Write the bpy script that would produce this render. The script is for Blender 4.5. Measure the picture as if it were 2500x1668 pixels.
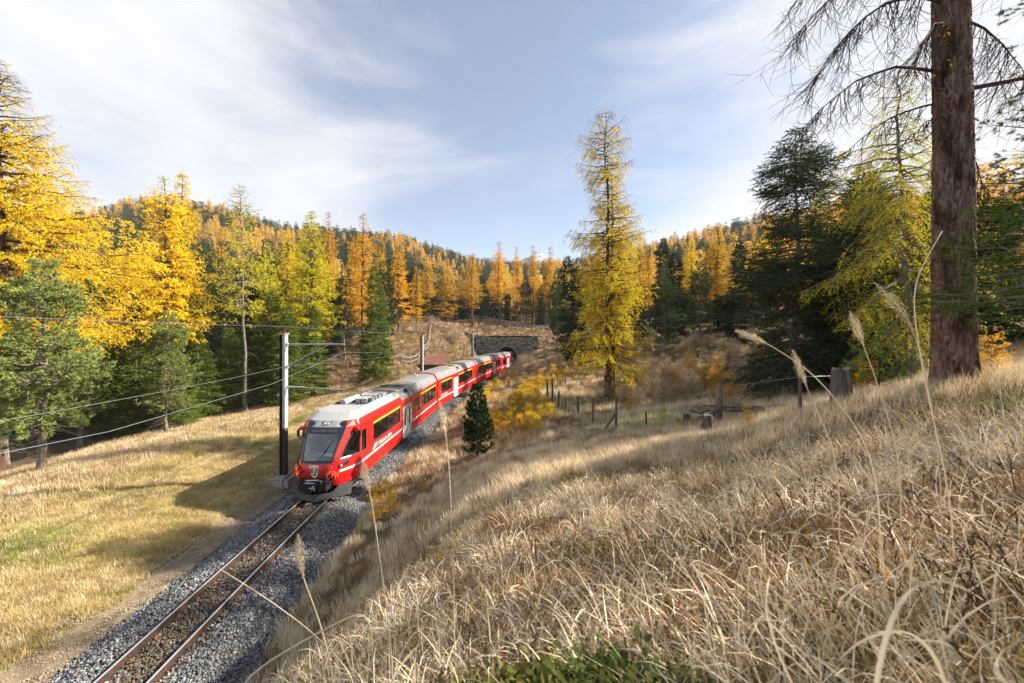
import bpy, math, random
import numpy as np
from mathutils import Vector, Matrix
R = math.radians
RNG = np.random.default_rng(7)
for o in list(bpy.data.objects): bpy.data.objects.remove(o)
SC = bpy.context.scene; COL = SC.collection

# ------------------------------------------------------------------ camera, sky, sun, exposure
FPX = 972.0; HZ = 812.0; CAMZ = 7.1                     # focal length and horizon row in photograph pixels (2500 wide)
cam_d = bpy.data.cameras.new('camera'); cam = bpy.data.objects.new('camera', cam_d); COL.objects.link(cam)
cam_d.sensor_width = 36; cam_d.lens = 36 * FPX / 2500; cam_d.shift_y = -(834 - HZ) / 2500
cam_d.clip_start = .02; cam_d.clip_end = 20000
cam.location = (0, 0, CAMZ); cam.rotation_euler = (R(90), 0, 0)
cam_d.dof.use_dof = True; cam_d.dof.focus_distance = 17; cam_d.dof.aperture_fstop = 2.8
SC.camera = cam
SUN_EL = R(31); SUN_AZ = R(76)           # azimuth clockwise from +Y
sdir = Vector((math.sin(SUN_AZ) * math.cos(SUN_EL), math.cos(SUN_AZ) * math.cos(SUN_EL), math.sin(SUN_EL)))
W = bpy.data.worlds.new('World'); SC.world = W; W.use_nodes = True
nt = W.node_tree; N = nt.nodes; L = nt.links; N.clear()
wout = N.new('ShaderNodeOutputWorld')
sky = N.new('ShaderNodeTexSky'); sky.sky_type = 'NISHITA'; sky.sun_disc = False
sky.sun_elevation = SUN_EL; sky.sun_rotation = SUN_AZ; sky.altitude = 1800; sky.air_density = 1.0; sky.dust_density = 1.5; sky.ozone_density = 1.5
bgs = N.new('ShaderNodeBackground'); bgs.inputs[1].default_value = .068; L.new(sky.outputs[0], bgs.inputs[0])
bgc = N.new('ShaderNodeBackground'); bgc.inputs[0].default_value = (.93, .95, 1, 1); bgc.inputs[1].default_value = .34
tc = N.new('ShaderNodeTexCoord'); sep = N.new('ShaderNodeSeparateXYZ'); L.new(tc.outputs['Generated'], sep.inputs[0])
def wmath(op, a, b=None, c=None):
    n = N.new('ShaderNodeMath'); n.operation = op
    for i, v in enumerate((a, b, c)):
        if v is None: continue
        if isinstance(v, (int, float)): n.inputs[i].default_value = v
        else: L.new(v, n.inputs[i])
    return n.outputs[0]
den = wmath('ADD', wmath('MAXIMUM', sep.outputs[2], 0), .62)
px = wmath('DIVIDE', sep.outputs[0], den); py = wmath('DIVIDE', sep.outputs[1], den)
cmb = N.new('ShaderNodeCombineXYZ'); L.new(px, cmb.inputs[0]); L.new(py, cmb.inputs[1])
def wnoise(scale, detail, rough, dist, rot, sc, loc=(0, 0, 0)):
    m = N.new('ShaderNodeMapping'); m.inputs['Rotation'].default_value = (0, rot, 0); m.inputs['Scale'].default_value = sc; m.inputs['Location'].default_value = loc
    L.new(tc.outputs['Generated'], m.inputs[0])
    n = N.new('ShaderNodeTexNoise'); n.inputs['Scale'].default_value = scale; n.inputs['Detail'].default_value = detail
    n.inputs['Roughness'].default_value = rough; n.inputs['Distortion'].default_value = dist
    L.new(m.outputs[0], n.inputs[0]); return n.outputs[0]
n1 = wnoise(1.7, 12, .60, .7, R(28), (1.0, .9, 2.6), (3.1, .7, .4))
n2 = wnoise(1.1, 4, .5, .3, R(0), (1, 1, 1.5), (1.3, 4.2, 0))
n3 = wnoise(4.2, 12, .68, .9, R(-35), (.8, .8, 3.4), (0, 2, 0))
side = wmath('POWER', wmath('ABSOLUTE', wmath('SUBTRACT', sep.outputs[0], .0)), 1.3)
cov = wmath('ADD', wmath('ADD', wmath('MULTIPLY', n1, 1.0), wmath('MULTIPLY', n2, .45)), wmath('MULTIPLY', n3, .3))
cov = wmath('ADD', wmath('ADD', cov, wmath('MULTIPLY', side, .62)), wmath('MULTIPLY', sep.outputs[0], .12))
mr = N.new('ShaderNodeMapRange'); mr.interpolation_type = 'SMOOTHSTEP'; L.new(cov, mr.inputs[0])
mr.inputs[1].default_value = .84; mr.inputs[2].default_value = 1.36; mr.inputs[3].default_value = .16; mr.inputs[4].default_value = 1
mixw = N.new('ShaderNodeMixShader'); L.new(mr.outputs[0], mixw.inputs[0]); L.new(bgs.outputs[0], mixw.inputs[1]); L.new(bgc.outputs[0], mixw.inputs[2])
L.new(mixw.outputs[0], wout.inputs[0])
sl = bpy.data.lights.new('sun', 'SUN'); sl.energy = 5.0; sl.angle = R(.55); sl.color = (1, .90, .74)
so = bpy.data.objects.new('sun', sl); COL.objects.link(so); so.rotation_euler = sdir.to_track_quat('Z', 'Y').to_euler()
SC.view_settings.view_transform = 'Standard'; SC.view_settings.look = 'None'; SC.view_settings.exposure = 1.55; SC.view_settings.gamma = 1
SC.view_settings.use_curve_mapping = False
SC.render.engine = 'CYCLES'; SC.cycles.max_bounces = 5; SC.cycles.diffuse_bounces = 2; SC.cycles.glossy_bounces = 2
SC.cycles.transmission_bounces = 4; SC.cycles.transparent_max_bounces = 8; SC.cycles.volume_bounces = 0; SC.cycles.use_denoising = True; SC.cycles.use_adaptive_sampling = True; SC.cycles.adaptive_threshold = .015
SC.cycles.sample_clamp_indirect = 4

# ------------------------------------------------------------------ materials
MATS = {}
def mat(name, col, rough=.8, metal=0, col2=None, nscale=5, bump=0, bscale=30, trans=0, vary=0, rand='object', stretch=None, spec=.3, coat=0, coords='pos', col3=None):
    if name in MATS: return MATS[name]
    m = bpy.data.materials.new(name); m.use_nodes = True; t = m.node_tree; n = t.nodes; l = t.links; n.clear()
    out = n.new('ShaderNodeOutputMaterial')
    geo = n.new('ShaderNodeNewGeometry'); vec = geo.outputs['Position']
    if coords == 'obj':
        tcn = n.new('ShaderNodeTexCoord'); vec = tcn.outputs['Object']
    if stretch:
        mp = n.new('ShaderNodeMapping'); mp.inputs['Scale'].default_value = stretch; l.new(vec, mp.inputs[0]); vec = mp.outputs[0]
    rgb = n.new('ShaderNodeRGB'); rgb.outputs[0].default_value = (*col, 1); c = rgb.outputs[0]
    def mix(fac, a, b):
        x = n.new('ShaderNodeMix'); x.data_type = 'RGBA'; l.new(fac, x.inputs[0]); l.new(a, x.inputs[6])
        if isinstance(b, tuple): x.inputs[7].default_value = (*b, 1)
        else: l.new(b, x.inputs[7])
        return x.outputs[2]
    if col2 is not None:
        no = n.new('ShaderNodeTexNoise'); no.inputs['Scale'].default_value = nscale; no.inputs['Detail'].default_value = 6; no.inputs['Roughness'].default_value = .65
        l.new(vec, no.inputs[0])
        r = n.new('ShaderNodeMapRange'); r.inputs[1].default_value = .38; r.inputs[2].default_value = .62; l.new(no.outputs[0], r.inputs[0])
        c = mix(r.outputs[0], c, col2)
    if col3 is not None:
        no = n.new('ShaderNodeTexNoise'); no.inputs['Scale'].default_value = nscale * .37; no.inputs['Detail'].default_value = 3
        l.new(vec, no.inputs[0])
        r = n.new('ShaderNodeMapRange'); r.inputs[1].default_value = .5; r.inputs[2].default_value = .66; l.new(no.outputs[0], r.inputs[0])
        c = mix(r.outputs[0], c, col3)
    if vary:
        if rand == 'island': rv = geo.outputs['Random Per Island']
        else: oi = n.new('ShaderNodeObjectInfo'); rv = oi.outputs['Random']
        if rand == 'both':
            s = n.new('ShaderNodeMath'); s.operation = 'ADD'; l.new(rv, s.inputs[0]); l.new(geo.outputs['Random Per Island'], s.inputs[1])
            s2 = n.new('ShaderNodeMath'); s2.operation = 'MULTIPLY'; l.new(s.outputs[0], s2.inputs[0]); s2.inputs[1].default_value = .5; rv = s2.outputs[0]
        h = n.new('ShaderNodeHueSaturation'); r = n.new('ShaderNodeMapRange'); l.new(rv, r.inputs[0])
        r.inputs[3].default_value = 1 - vary; r.inputs[4].default_value = 1 + vary; l.new(r.outputs[0], h.inputs['Value'])
        r2 = n.new('ShaderNodeMath'); r2.operation = 'MULTIPLY_ADD'; l.new(rv, r2.inputs[0]); r2.inputs[1].default_value = -.026 * vary * 2; r2.inputs[2].default_value = .5 + .013 * vary * 2
        l.new(r2.outputs[0], h.inputs['Hue']); l.new(c, h.inputs['Color']); c = h.outputs[0]
    if trans:
        d = n.new('ShaderNodeBsdfDiffuse'); tr = n.new('ShaderNodeBsdfTranslucent'); mx = n.new('ShaderNodeMixShader')
        l.new(c, d.inputs[0]); l.new(c, tr.inputs[0]); mx.inputs[0].default_value = trans
        l.new(d.outputs[0], mx.inputs[1]); l.new(tr.outputs[0], mx.inputs[2]); l.new(mx.outputs[0], out.inputs[0])
    else:
        b = n.new('ShaderNodeBsdfPrincipled'); l.new(c, b.inputs['Base Color']); b.inputs['Roughness'].default_value = rough
        b.inputs['Metallic'].default_value = metal; b.inputs['Specular IOR Level'].default_value = spec; b.inputs['Coat Weight'].default_value = coat; b.inputs['Coat Roughness'].default_value = .08
        if bump:
            nb = n.new('ShaderNodeTexNoise'); nb.inputs['Scale'].default_value = bscale; nb.inputs['Detail'].default_value = 5; l.new(vec, nb.inputs[0])
            bp = n.new('ShaderNodeBump'); bp.inputs['Strength'].default_value = bump; bp.inputs['Distance'].default_value = .03; l.new(nb.outputs[0], bp.inputs['Height']); l.new(bp.outputs[0], b.inputs['Normal'])
        l.new(b.outputs[0], out.inputs[0])
    MATS[name] = m; return m

M_GROUND = mat('dry_earth', (.12, .085, .05), .95, col2=(.07, .048, .028), nscale=1.3, bump=.6, bscale=12, col3=(.09, .085, .03))
M_FOREST = mat('forest_floor', (.10, .07, .035), .95, col2=(.17, .11, .05), nscale=.5, bump=.6, bscale=4)
M_PATH = mat('gravel_path', (.27, .21, .14), .95, col2=(.15, .115, .07), nscale=2.5, bump=.8, bscale=60)
M_BALLAST = mat('ballast_bed', (.12, .12, .12), .95, col2=(.06, .055, .05), nscale=9, bump=1, bscale=30)
M_STONE = mat('ballast_stone', (.19, .20, .215), .85, vary=.6, rand='object')
M_STONEB = mat('ballast_stone_brown', (.115, .09, .065), .85, vary=.6, rand='object')
M_RAILTOP = mat('rail_head_steel', (.55, .55, .60), .42, metal=.5)
M_RUST = mat('rusty_steel', (.070, .040, .026), .8, col2=(.035, .022, .017), nscale=14)
M_SLEEP = mat('rusty_sleeper', (.26, .12, .075), .8, col2=(.19, .10, .07), nscale=12)
M_RED = mat('red_coach_paint', (.56, .012, .010), .30, spec=.5, coat=.3)
M_DRED = mat('dark_red_paint', (.35, .008, .008), .4, spec=.5)
M_WHITE = mat('white_paint', (.66, .66, .64), .4, spec=.4)
M_LGREY = mat('light_grey_paint', (.36, .37, .38), .45, spec=.4)
M_ROOF = mat('grey_roof_paint', (.25, .25, .265), .35, spec=.5, col2=(.20, .20, .21), nscale=1.5)
M_RFDK = mat('roof_equipment_grey', (.20, .21, .22), .5)
M_YEL = mat('yellow_stripe', (.85, .56, .01), .5)
M_BLK = mat('black_rubber', (.015, .016, .018), .55)
M_NAVY = mat('black_window_surround', (.022, .030, .042), .25, spec=.5)
M_PLOW = mat('grey_snow_plough', (.075, .075, .08), .5, col2=(.05, .05, .055), nscale=6)
M_SILV = mat('worn_silver', (.55, .53, .50), .35, metal=.6)
M_DISC = mat('white_hose_fitting', (.7, .62, .5), .5)
M_ORNG = mat('orange_socket_cover', (.62, .06, .03), .45)
M_SEAT = mat('seat_fabric', (.12, .07, .04), .9, col2=(.05, .05, .06), nscale=3)
M_CABIN = mat('cab_console', (.42, .45, .45), .6)
M_INT = mat('coach_interior', (.10, .085, .06), .9)
M_POLE = mat('brown_weathered_steel', (.060, .050, .048), .6, col2=(.035, .030, .03), nscale=6)
M_POLEL = mat('galvanised_steel', (.42, .43, .45), .5, metal=.1, col2=(.33, .34, .36), nscale=5)
M_CONC = mat('concrete', (.36, .34, .31), .9, col2=(.25, .23, .2), nscale=6, bump=.5, bscale=30)
M_WIRE = mat('wire_metal', (.30, .30, .32), .45, metal=.7)
M_WIRED = mat('dark_cable', (.03, .03, .035), .6)
M_INS = mat('insulator_brown', (.10, .035, .03), .3)
M_BARK = mat('larch_bark', (.115, .062, .042), .95, col2=(.055, .034, .027), nscale=9, bump=.8, bscale=25, stretch=(1, 1, .3), coords='obj')
M_BARKG = mat('grey_bark', (.24, .20, .16), .95, col2=(.12, .095, .075), nscale=9, bump=.8, bscale=25, stretch=(1, 1, .3), coords='obj')
M_BARKR = mat('red_brown_bark', (.13, .058, .038), .95, col2=(.25, .19, .155), nscale=12, bump=1, bscale=40, stretch=(1, 1, .3), col3=(.05, .026, .02), coords='obj')
M_TWIG = mat('dark_twig', (.06, .040, .028), .9)
M_TWIGL = mat('tan_twig', (.19, .13, .08), .9)
M_LARY = mat('larch_needles_yellow', (.86, .64, .035), trans=.42, vary=.32, rand='both')
M_LARY2 = mat('lone_larch_needles', (.76, .60, .045), trans=.42, vary=.45, rand='both')
M_LARO = mat('larch_needles_orange', (.80, .47, .04), trans=.42, vary=.35, rand='both')
M_LARG = mat('larch_needles_lime', (.62, .56, .035), trans=.42, vary=.38, rand='both')
M_SPR = mat('spruce_needles', (.16, .22, .035), trans=.25, vary=.5, rand='both')
M_SPRD = mat('dark_spruce_needles', (.032, .056, .024), trans=.2, vary=.5, rand='both')
M_SPRB = mat('big_spruce_needles', (.05, .078, .034), trans=.25, vary=.6, rand='both')
M_PINE = mat('stone_pine_needles', (.24, .29, .09), trans=.3, vary=.5, rand='both')
M_PINED = mat('blue_green_pine_needles', (.075, .12, .045), trans=.25, vary=.45, rand='both')
M_HILLO = mat('far_larch_orange', (.74, .50, .13), trans=.35, vary=.4, rand='both')  # needle colour paled to carry distance haze
M_HILLD = mat('far_conifer_green', (.065, .10, .045), trans=.2, vary=.45, rand='both')
M_GR1 = mat('dry_grass_pale', (.80, .67, .47), trans=.12, vary=.55, rand='both')
M_GR0 = mat('bleached_grass', (.90, .80, .64), trans=.12, vary=.3, rand='both')
M_GR2 = mat('dry_grass_brown', (.33, .23, .125), trans=.12, vary=.6, rand='both')
M_GR3 = mat('meadow_grass', (.68, .55, .28), trans=.25, vary=.5, rand='both', col2=(.44, .34, .14), nscale=.7, col3=(.26, .29, .07))
M_GR4 = mat('green_grass', (.42, .42, .10), trans=.3, vary=.4, rand='both')
M_GR5 = mat('reddish_brown_grass', (.34, .22, .11), trans=.15, vary=.45, rand='both')
M_LEAF = mat('lingonberry_leaf', (.12, .17, .04), trans=.2, vary=.7, rand='both', col2=(.20, .17, .05), nscale=3)
M_LEAFR = mat('red_leaf', (.35, .03, .03), trans=.3, vary=.5, rand='both')
M_WOODG = mat('weathered_grey_wood', (.17, .15, .13), .95, col2=(.08, .068, .058), nscale=6, bump=.7, bscale=25, stretch=(1, 1, .15))
M_WOODD = mat('dark_wood', (.075, .06, .05), .95, col2=(.16, .14, .12), nscale=7, bump=.6, bscale=20, stretch=(1, 1, .2))
M_WOODL = mat('pale_fence_wood', (.34, .30, .26), .9, col2=(.22, .19, .16), nscale=5)
M_TILE = mat('red_brown_roof_tile', (.33, .15, .10), .85, vary=.3, rand='island', col2=(.24, .12, .085), nscale=3)
M_MASON = mat('portal_stone', (.22, .205, .175), .9, vary=.7, rand='island', bump=.4, bscale=12)
M_MORT = mat('portal_mortar', (.04, .036, .03), .95)
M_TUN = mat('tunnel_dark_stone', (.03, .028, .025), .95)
M_MEAD = mat('meadow_soil', (.36, .28, .13), .95, col2=(.20, .17, .07), nscale=1.1, bump=.6, bscale=14, col3=(.26, .19, .09))
M_ROCK = mat('grey_rock', (.34, .32, .29), .9, col2=(.20, .18, .16), nscale=3, bump=.7, bscale=9)
M_MTN = mat('snowy_mountain', (.36, .39, .44), .9, col2=(.13, .16, .21), nscale=.022)  # snow tone greyed and blued, haze put into the colour
M_GLASS = None
def glass(name, tint, gl=.12, rough=.03):
    m = bpy.data.materials.new(name); m.use_nodes = True; t = m.node_tree; n = t.nodes; l = t.links; n.clear()
    out = n.new('ShaderNodeOutputMaterial'); tr = n.new('ShaderNodeBsdfTransparent'); tr.inputs[0].default_value = (*tint, 1)
    g = n.new('ShaderNodeBsdfGlossy'); g.inputs['Roughness'].default_value = rough
    lw = n.new('ShaderNodeLayerWeight'); lw.inputs[0].default_value = .35
    ma = n.new('ShaderNodeMath'); ma.operation = 'MULTIPLY_ADD'; l.new(lw.outputs[1], ma.inputs[0]); ma.inputs[1].default_value = .6; ma.inputs[2].default_value = gl
    mx = n.new('ShaderNodeMixShader'); l.new(ma.outputs[0], mx.inputs[0]); l.new(tr.outputs[0], mx.inputs[1]); l.new(g.outputs[0], mx.inputs[2]); l.new(mx.outputs[0], out.inputs[0])
    return m
M_GLASS = glass('tinted_window_glass', (.35, .36, .33)); M_WSCR = glass('windscreen_glass', (.50, .55, .56), .16)

# ------------------------------------------------------------------ mesh helpers
class MB:
    def __init__(s): s.v = []; s.f = []; s.m = []; s.n = 0
    def add(s, v, f, m=0):
        v = np.asarray(v, float).reshape(-1, 3); f = np.asarray(f, int)
        s.v.append(v); s.f.append(f + s.n); s.m.append(m); s.n += len(v); return s
    def box(s, c, d, m=0, rot=None, taper=1):
        a = np.array([[x, y, z] for z in (-.5, .5) for y in (-.5, .5) for x in (-.5, .5)]) * np.array(d)
        a[4:, :2] *= taper
        if rot is not None: a = a @ np.array(rot).T
        return s.add(a + np.array(c), [[0, 2, 3, 1], [4, 5, 7, 6], [0, 1, 5, 4], [2, 6, 7, 3], [0, 4, 6, 2], [1, 3, 7, 5]], m)
    def tube(s, P, r, n=6, m=0, cap=True):
        P = np.asarray(P, float); K = len(P); r = np.broadcast_to(np.asarray(r, float), (K,))
        T = np.gradient(P, axis=0); T /= np.linalg.norm(T, axis=1)[:, None] + 1e-9
        ref = np.array([0, 0, 1.]) if abs(T[:, 2]).mean() < .8 else np.array([1., 0, 0])
        A = np.cross(T, ref); A /= np.linalg.norm(A, axis=1)[:, None] + 1e-9; B = np.cross(T, A)
        th = np.linspace(0, 2 * np.pi, n, endpoint=False)
        V = P[:, None] + r[:, None, None] * (np.cos(th)[None, :, None] * A[:, None] + np.sin(th)[None, :, None] * B[:, None])
        i = np.arange(K - 1)[:, None] * n; j = np.arange(n)[None]; j2 = (j + 1) % n
        F = np.stack([i + j, i + j2, i + n + j2, i + n + j], -1).reshape(-1, 4)
        s.add(V, F, m)
        if cap:
            s.f.append(np.array([list(range(n))[::-1]]) + s.n - K * n); s.m.append(m)
            s.f.append(np.array([list(range(n))]) + s.n - n); s.m.append(m)
        return s
    def build(s, name, mats, parent=None, smooth=False, loc=None, link=True):
        if not isinstance(mats, (list, tuple)): mats = [mats]
        me = bpy.data.meshes.new(name); V = np.concatenate(s.v)
        nv = len(V); tot = sum(f.size for f in s.f); npoly = sum(len(f) for f in s.f)
        me.vertices.add(nv); me.vertices.foreach_set('co', V.astype(np.float32).ravel())
        me.loops.add(tot); me.polygons.add(npoly)
        me.loops.foreach_set('vertex_index', np.concatenate([f.ravel() for f in s.f]).astype(np.int32))
        ls = np.concatenate([np.full(len(f), f.shape[1]) for f in s.f]); st = np.concatenate([[0], np.cumsum(ls)[:-1]])
        me.polygons.foreach_set('loop_start', st.astype(np.int32))
        me.polygons.foreach_set('material_index', np.concatenate([np.full(len(f), m) for f, m in zip(s.f, s.m)]).astype(np.int32))
        me.polygons.foreach_set('use_smooth', np.full(npoly, smooth))
        for x in mats: me.materials.append(x)
        me.update(calc_edges=True); 
        o = bpy.data.objects.new(name, me)
        if link: COL.objects.link(o)
        if parent is not None: o.parent = parent
        if loc is not None: o.location = loc
        return o
def tag(o, label=None, cat=None, group=None, kind=None):
    if label: o['label'] = label
    if cat: o['category'] = cat
    if group: o['group'] = group
    if kind: o['kind'] = kind
    return o
def empty(name, loc, rz=0, **k):
    o = bpy.data.objects.new(name, None); COL.objects.link(o); o.location = loc; o.rotation_euler = (0, 0, rz); o.empty_display_size = .2
    return tag(o, **k)
def copy_tree(o, parent=None):
    c = o.copy(); COL.objects.link(c); c.parent = parent
    for ch in o.children: copy_tree(ch, c)
    return c
def nrm(a): return a / (np.linalg.norm(a, axis=-1, keepdims=True) + 1e-9)
def vnoise(x, y, s, seed=0):
    x = np.asarray(x, float) / s; y = np.asarray(y, float) / s
    xi = np.floor(x).astype(int); yi = np.floor(y).astype(int); fx = x - xi; fy = y - yi
    h = lambda a, b: np.modf(np.abs(np.sin(a * 127.1 + b * 311.7 + seed * 74.7) * 43758.5453))[0]
    fx = fx * fx * (3 - 2 * fx); fy = fy * fy * (3 - 2 * fy)
    return (h(xi, yi) * (1 - fx) + h(xi + 1, yi) * fx) * (1 - fy) + (h(xi, yi + 1) * (1 - fx) + h(xi + 1, yi + 1) * fx) * fy
def sstep(a, b, x): t = np.clip((x - a) / (b - a), 0, 1); return t * t * (3 - 2 * t)

# ------------------------------------------------------------------ track line and terrain height
_ty = np.array([-40, -20, 0, 8.06, 12.4, 16.9, 26, 35.4, 44, 52.8, 61.5, 70.2, 80, 90, 130.])
_tx = np.array([-3.2, -5.5, -7.3, -7.93, -8.20, -8.38, -8.33, -7.90, -7.12, -6.06, -4.72, -3.17, -1.25, .85, 9.5])
_m = np.gradient(_tx, _ty)
def Xc(y):
    y = np.asarray(y, float); i = np.clip(np.searchsorted(_ty, y) - 1, 0, len(_ty) - 2)
    h = _ty[i + 1] - _ty[i]; t = (y - _ty[i]) / h
    return (2*t**3 - 3*t**2 + 1) * _tx[i] + (t**3 - 2*t**2 + t) * h * _m[i] + (-2*t**3 + 3*t**2) * _tx[i+1] + (t**3 - t**2) * h * _m[i+1]
def dXc(y): return (Xc(np.asarray(y) + .2) - Xc(np.asarray(y) - .2)) / .4
def rz(y): return -.35 * sstep(50, 85, np.asarray(y, float))
CP = np.array([
 (7.7,14.8,3.6),(4.7,18,2.7),(-1.75,20,.8),(7.1,30,1.8),(2.65,30,1.9),(7.9,9.4,5.25),(7.6,6.8,6.15),(6,12.2,3.8),
 (16,35,2.9),(12,45,3.4),(19,50,5.6),(5,45,2.1),(0,45,1.2),(-1.5,35,.9),(3,75,2.6),(.8,60,1.4),(6.6,68,3.0),(11,75,4.2),(-1,60,.7),(-4,45,.2),
 (7,88,6.6),(12,90,7),(-1.5,88,7.2),(-6,91,9.2),(0,92,8.6),(-12,80,8.4),(-10,72,4.3),(-15,70,7),(-20,76,8.3),(-11,58,.6),(-9,50,.1),(-14,60,4.0),
 (-15,50,3.0),(-22,60,5),(-16,78,8.4),(-9,82,6.8),(6,84,5.9),(10,82,5.6),(3,79,3.6),(1.5,72,1.9),(-12.5,66,4.0),(-6,86,7.0),(-3,84,6.2),
 (-12,-8,-.4),(-12,6,-.4),(-12,20,-.35),(-12,33,-.3),(-12,43,-.1),(-20,-5,-.3),(-20,10,-.2),(-22,20,0),(-21,30,.1),(-18,42,.3),(-18,50,.8),(-24,5,-.3),
 (-30,20,-1.6),(-30,35,-1.2),(-28,48,0),(-50,30,-2),(-50,60,3),(-30,70,6),(-30,95,9),(-50,0,-3),(-35,0,-2),(-50,100,11),
 (-5.2,20,-.3),(-5.8,8,-.3),(-4.5,30,-.1),(-4,20,.1),(-3.5,12,.6),(0,18,1.7),(0,14,2.45),(0,11,3.05),(0,8,3.65),(0,6,4.1),(0,4,4.6),(0,2.2,5.15),(-2.7,8,1.6),(-4.4,8,.2),(-1.5,4,3.8),(-3,4,2.7),(-4.8,4,.6),(-5.6,0,.2),(-3.4,0,3.0),(-1.5,1,4.9),(2,5,4.7),(4,8,4.45),(3,18,2.3),
 (0,0,5.65),(3,7,4.45),(5,9,4.55),(4,12,3.55),(2,15,2.6),(10,12,4.9),(13,18,4.0),(20,20,5.2),(14,9,6.4),(20,8,7.4),(12,4,7.2),(20,0,8.5),(6,2,6.3),(5,5,5.65),(3,2.5,5.75),
 (0,-4,6.1),(-6,-6,.3),(10,-6,7.3),(30,30,6),(30,15,8),(40,50,9),(30,70,8),(30,95,10),(45,0,10),(45,95,12),(-2,25,.5),(1,23,1.0),(-3.0,25,.2),(20,60,6.5),(10,100,8.5),(-10,100,10.0)], float)
def _phi(r2): return np.where(r2 > 0, .5 * r2 * np.log(r2 + 1e-12), 0)
_d2 = ((CP[:, None, :2] - CP[None, :, :2]) ** 2).sum(-1); _n = len(CP)
_A = np.zeros((_n + 3, _n + 3)); _A[:_n, :_n] = _phi(_d2) + np.eye(_n) * .6; _A[:_n, _n] = 1; _A[:_n, _n+1:] = CP[:, :2]; _A[_n, :_n] = 1; _A[_n+1:, :_n] = CP[:, :2].T
_w = np.linalg.solve(_A, np.concatenate([CP[:, 2], np.zeros(3)]))
def tps(x, y):
    x = np.asarray(x, float); y = np.asarray(y, float); sh = x.shape; xf = x.ravel(); yf = y.ravel(); out = np.empty(xf.size)
    for s in range(0, xf.size, 20000):
        a = xf[s:s+20000]; b = yf[s:s+20000]
        out[s:s+20000] = _phi((a[:, None] - CP[None, :, 0]) ** 2 + (b[:, None] - CP[None, :, 1]) ** 2) @ _w[:_n] + _w[_n] + _w[_n+1] * a + _w[_n+2] * b
    return out.reshape(sh)
RX = np.array([-4000, -400, 0, 250, 330, 480, 560, 700, 850, 980, 1050, 1130, 1200, 1300, 1450, 1560, 1650, 1720, 1800, 1900, 2050, 2300, 2600, 6000.])
RY = np.array([600, 560, 560, 556, 528, 535, 560, 592, 606, 614, 632, 655, 668, 674, 662, 644, 620, 605, 592, 572, 540, 520, 520, 590.])
RD = np.array([420, 420, 380, 370, 370, 370, 360, 360, 380, 420, 470, 560, 640, 640, 480, 400, 360, 340, 330, 300, 280, 260, 260, 260.])
def hill(x, y):
    x = np.asarray(x, float); y = np.asarray(y, float); yy = np.maximum(y, 20)
    a = 1250 + FPX * x / yy
    yr = np.interp(a, RX, RY); D = np.interp(a, RX, RD)
    crest = CAMZ + (HZ - yr) / FPX * D
    t = np.clip((yy - 95) / (D - 95), 0, 1.6)
    up = 8.5 + (crest - 8.5) * (.35 * np.clip(t, 0, 1) + .65 * sstep(0, 1, t) )
    dn = np.where(t > 1, -(t - 1) * 60, 0)
    bump = (vnoise(x, y, 40, 3) - .5) * 7 + (vnoise(x, y, 15, 5) - .5) * 3
    return up + dn + bump * sstep(.05, .3, t)
def H(x, y):
    x = np.asarray(x, float); y = np.asarray(y, float)
    cx = np.clip(x, -55, 50); cy = np.clip(y, -14, 104)
    z = tps(cx, cy)
    z = z + (vnoise(x, y, 2.3, 1) - .5) * .22 + (vnoise(x, y, .7, 2) - .5) * .07
    d = np.abs(x - Xc(np.clip(y, -40, 130)))
    yp = y + .205 * (np.clip(x, -15, 15) + 1.0); w = 1 - sstep(2.0, 3.2, d); w = np.where(yp > 81.7, 0, w)
    z = z * (1 - w) + (rz(y) - .62) * w
    ds = x - Xc(np.clip(y, -40, 130)); cutz = rz(y) - .62 + np.clip(d - 2.2, 0, 40) * np.where(ds > 0, 1.15, 1.05)
    cw = sstep(58, 74, y) * (yp < 81.7); z = np.where(cw > 0, z * (1 - cw) + np.minimum(z, cutz) * cw, z)
    cap = 6.1 + .25 * np.clip(y - 83, 0, 8) ; z = np.where((yp >= 81.7) & (y < 96) & (d < 9), np.maximum(z, np.where(d < 6, cap, cap - (d - 6) * 1.6)), z)
    far = np.maximum(sstep(96, 135, y), np.maximum(sstep(45, 90, np.abs(x)) * sstep(10, 60, y), 0))
    return z * (1 - far) + hill(x, y) * far
def at(px, py, Y): return np.array([(px - 1250) / FPX * Y, Y, CAMZ - (py - HZ) / FPX * Y])
def hit(px, py, y0=2., y1=120.):
    Y = np.linspace(y0, y1, 2400); P = CAMZ - (py - HZ) / FPX * Y; g = H((px - 1250) / FPX * Y, Y)
    k = np.argmax(P < g) if (P < g).any() else len(Y) - 1
    return Vector(((px - 1250) / FPX * Y[k], Y[k], g[k]))
def grid(name, xs, ys, m, kind='structure', skip=None):
    X, Y = np.meshgrid(xs, ys); Z = H(X, Y); nx = len(xs)
    i = np.arange(len(ys) - 1)[:, None] * nx + np.arange(nx - 1)[None]
    F = np.stack([i, i + 1, i + nx + 1, i + nx], -1).reshape(-1, 4)
    if skip is not None:
        cx = ((X[:-1, :-1] + X[1:, 1:]) / 2).ravel(); cy = ((Y[:-1, :-1] + Y[1:, 1:]) / 2).ravel(); F = F[~skip(cx, cy)]
    b = MB(); b.add(np.stack([X, Y, Z], -1), F); o = b.build(name, m, smooth=True)
    return tag(o, kind=kind)
def in_cut(x, y): return (y > 80.6) & (y < 93) & (np.abs(x - Xc(y)) < 2.3)     # hole where the tunnel bore runs
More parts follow.
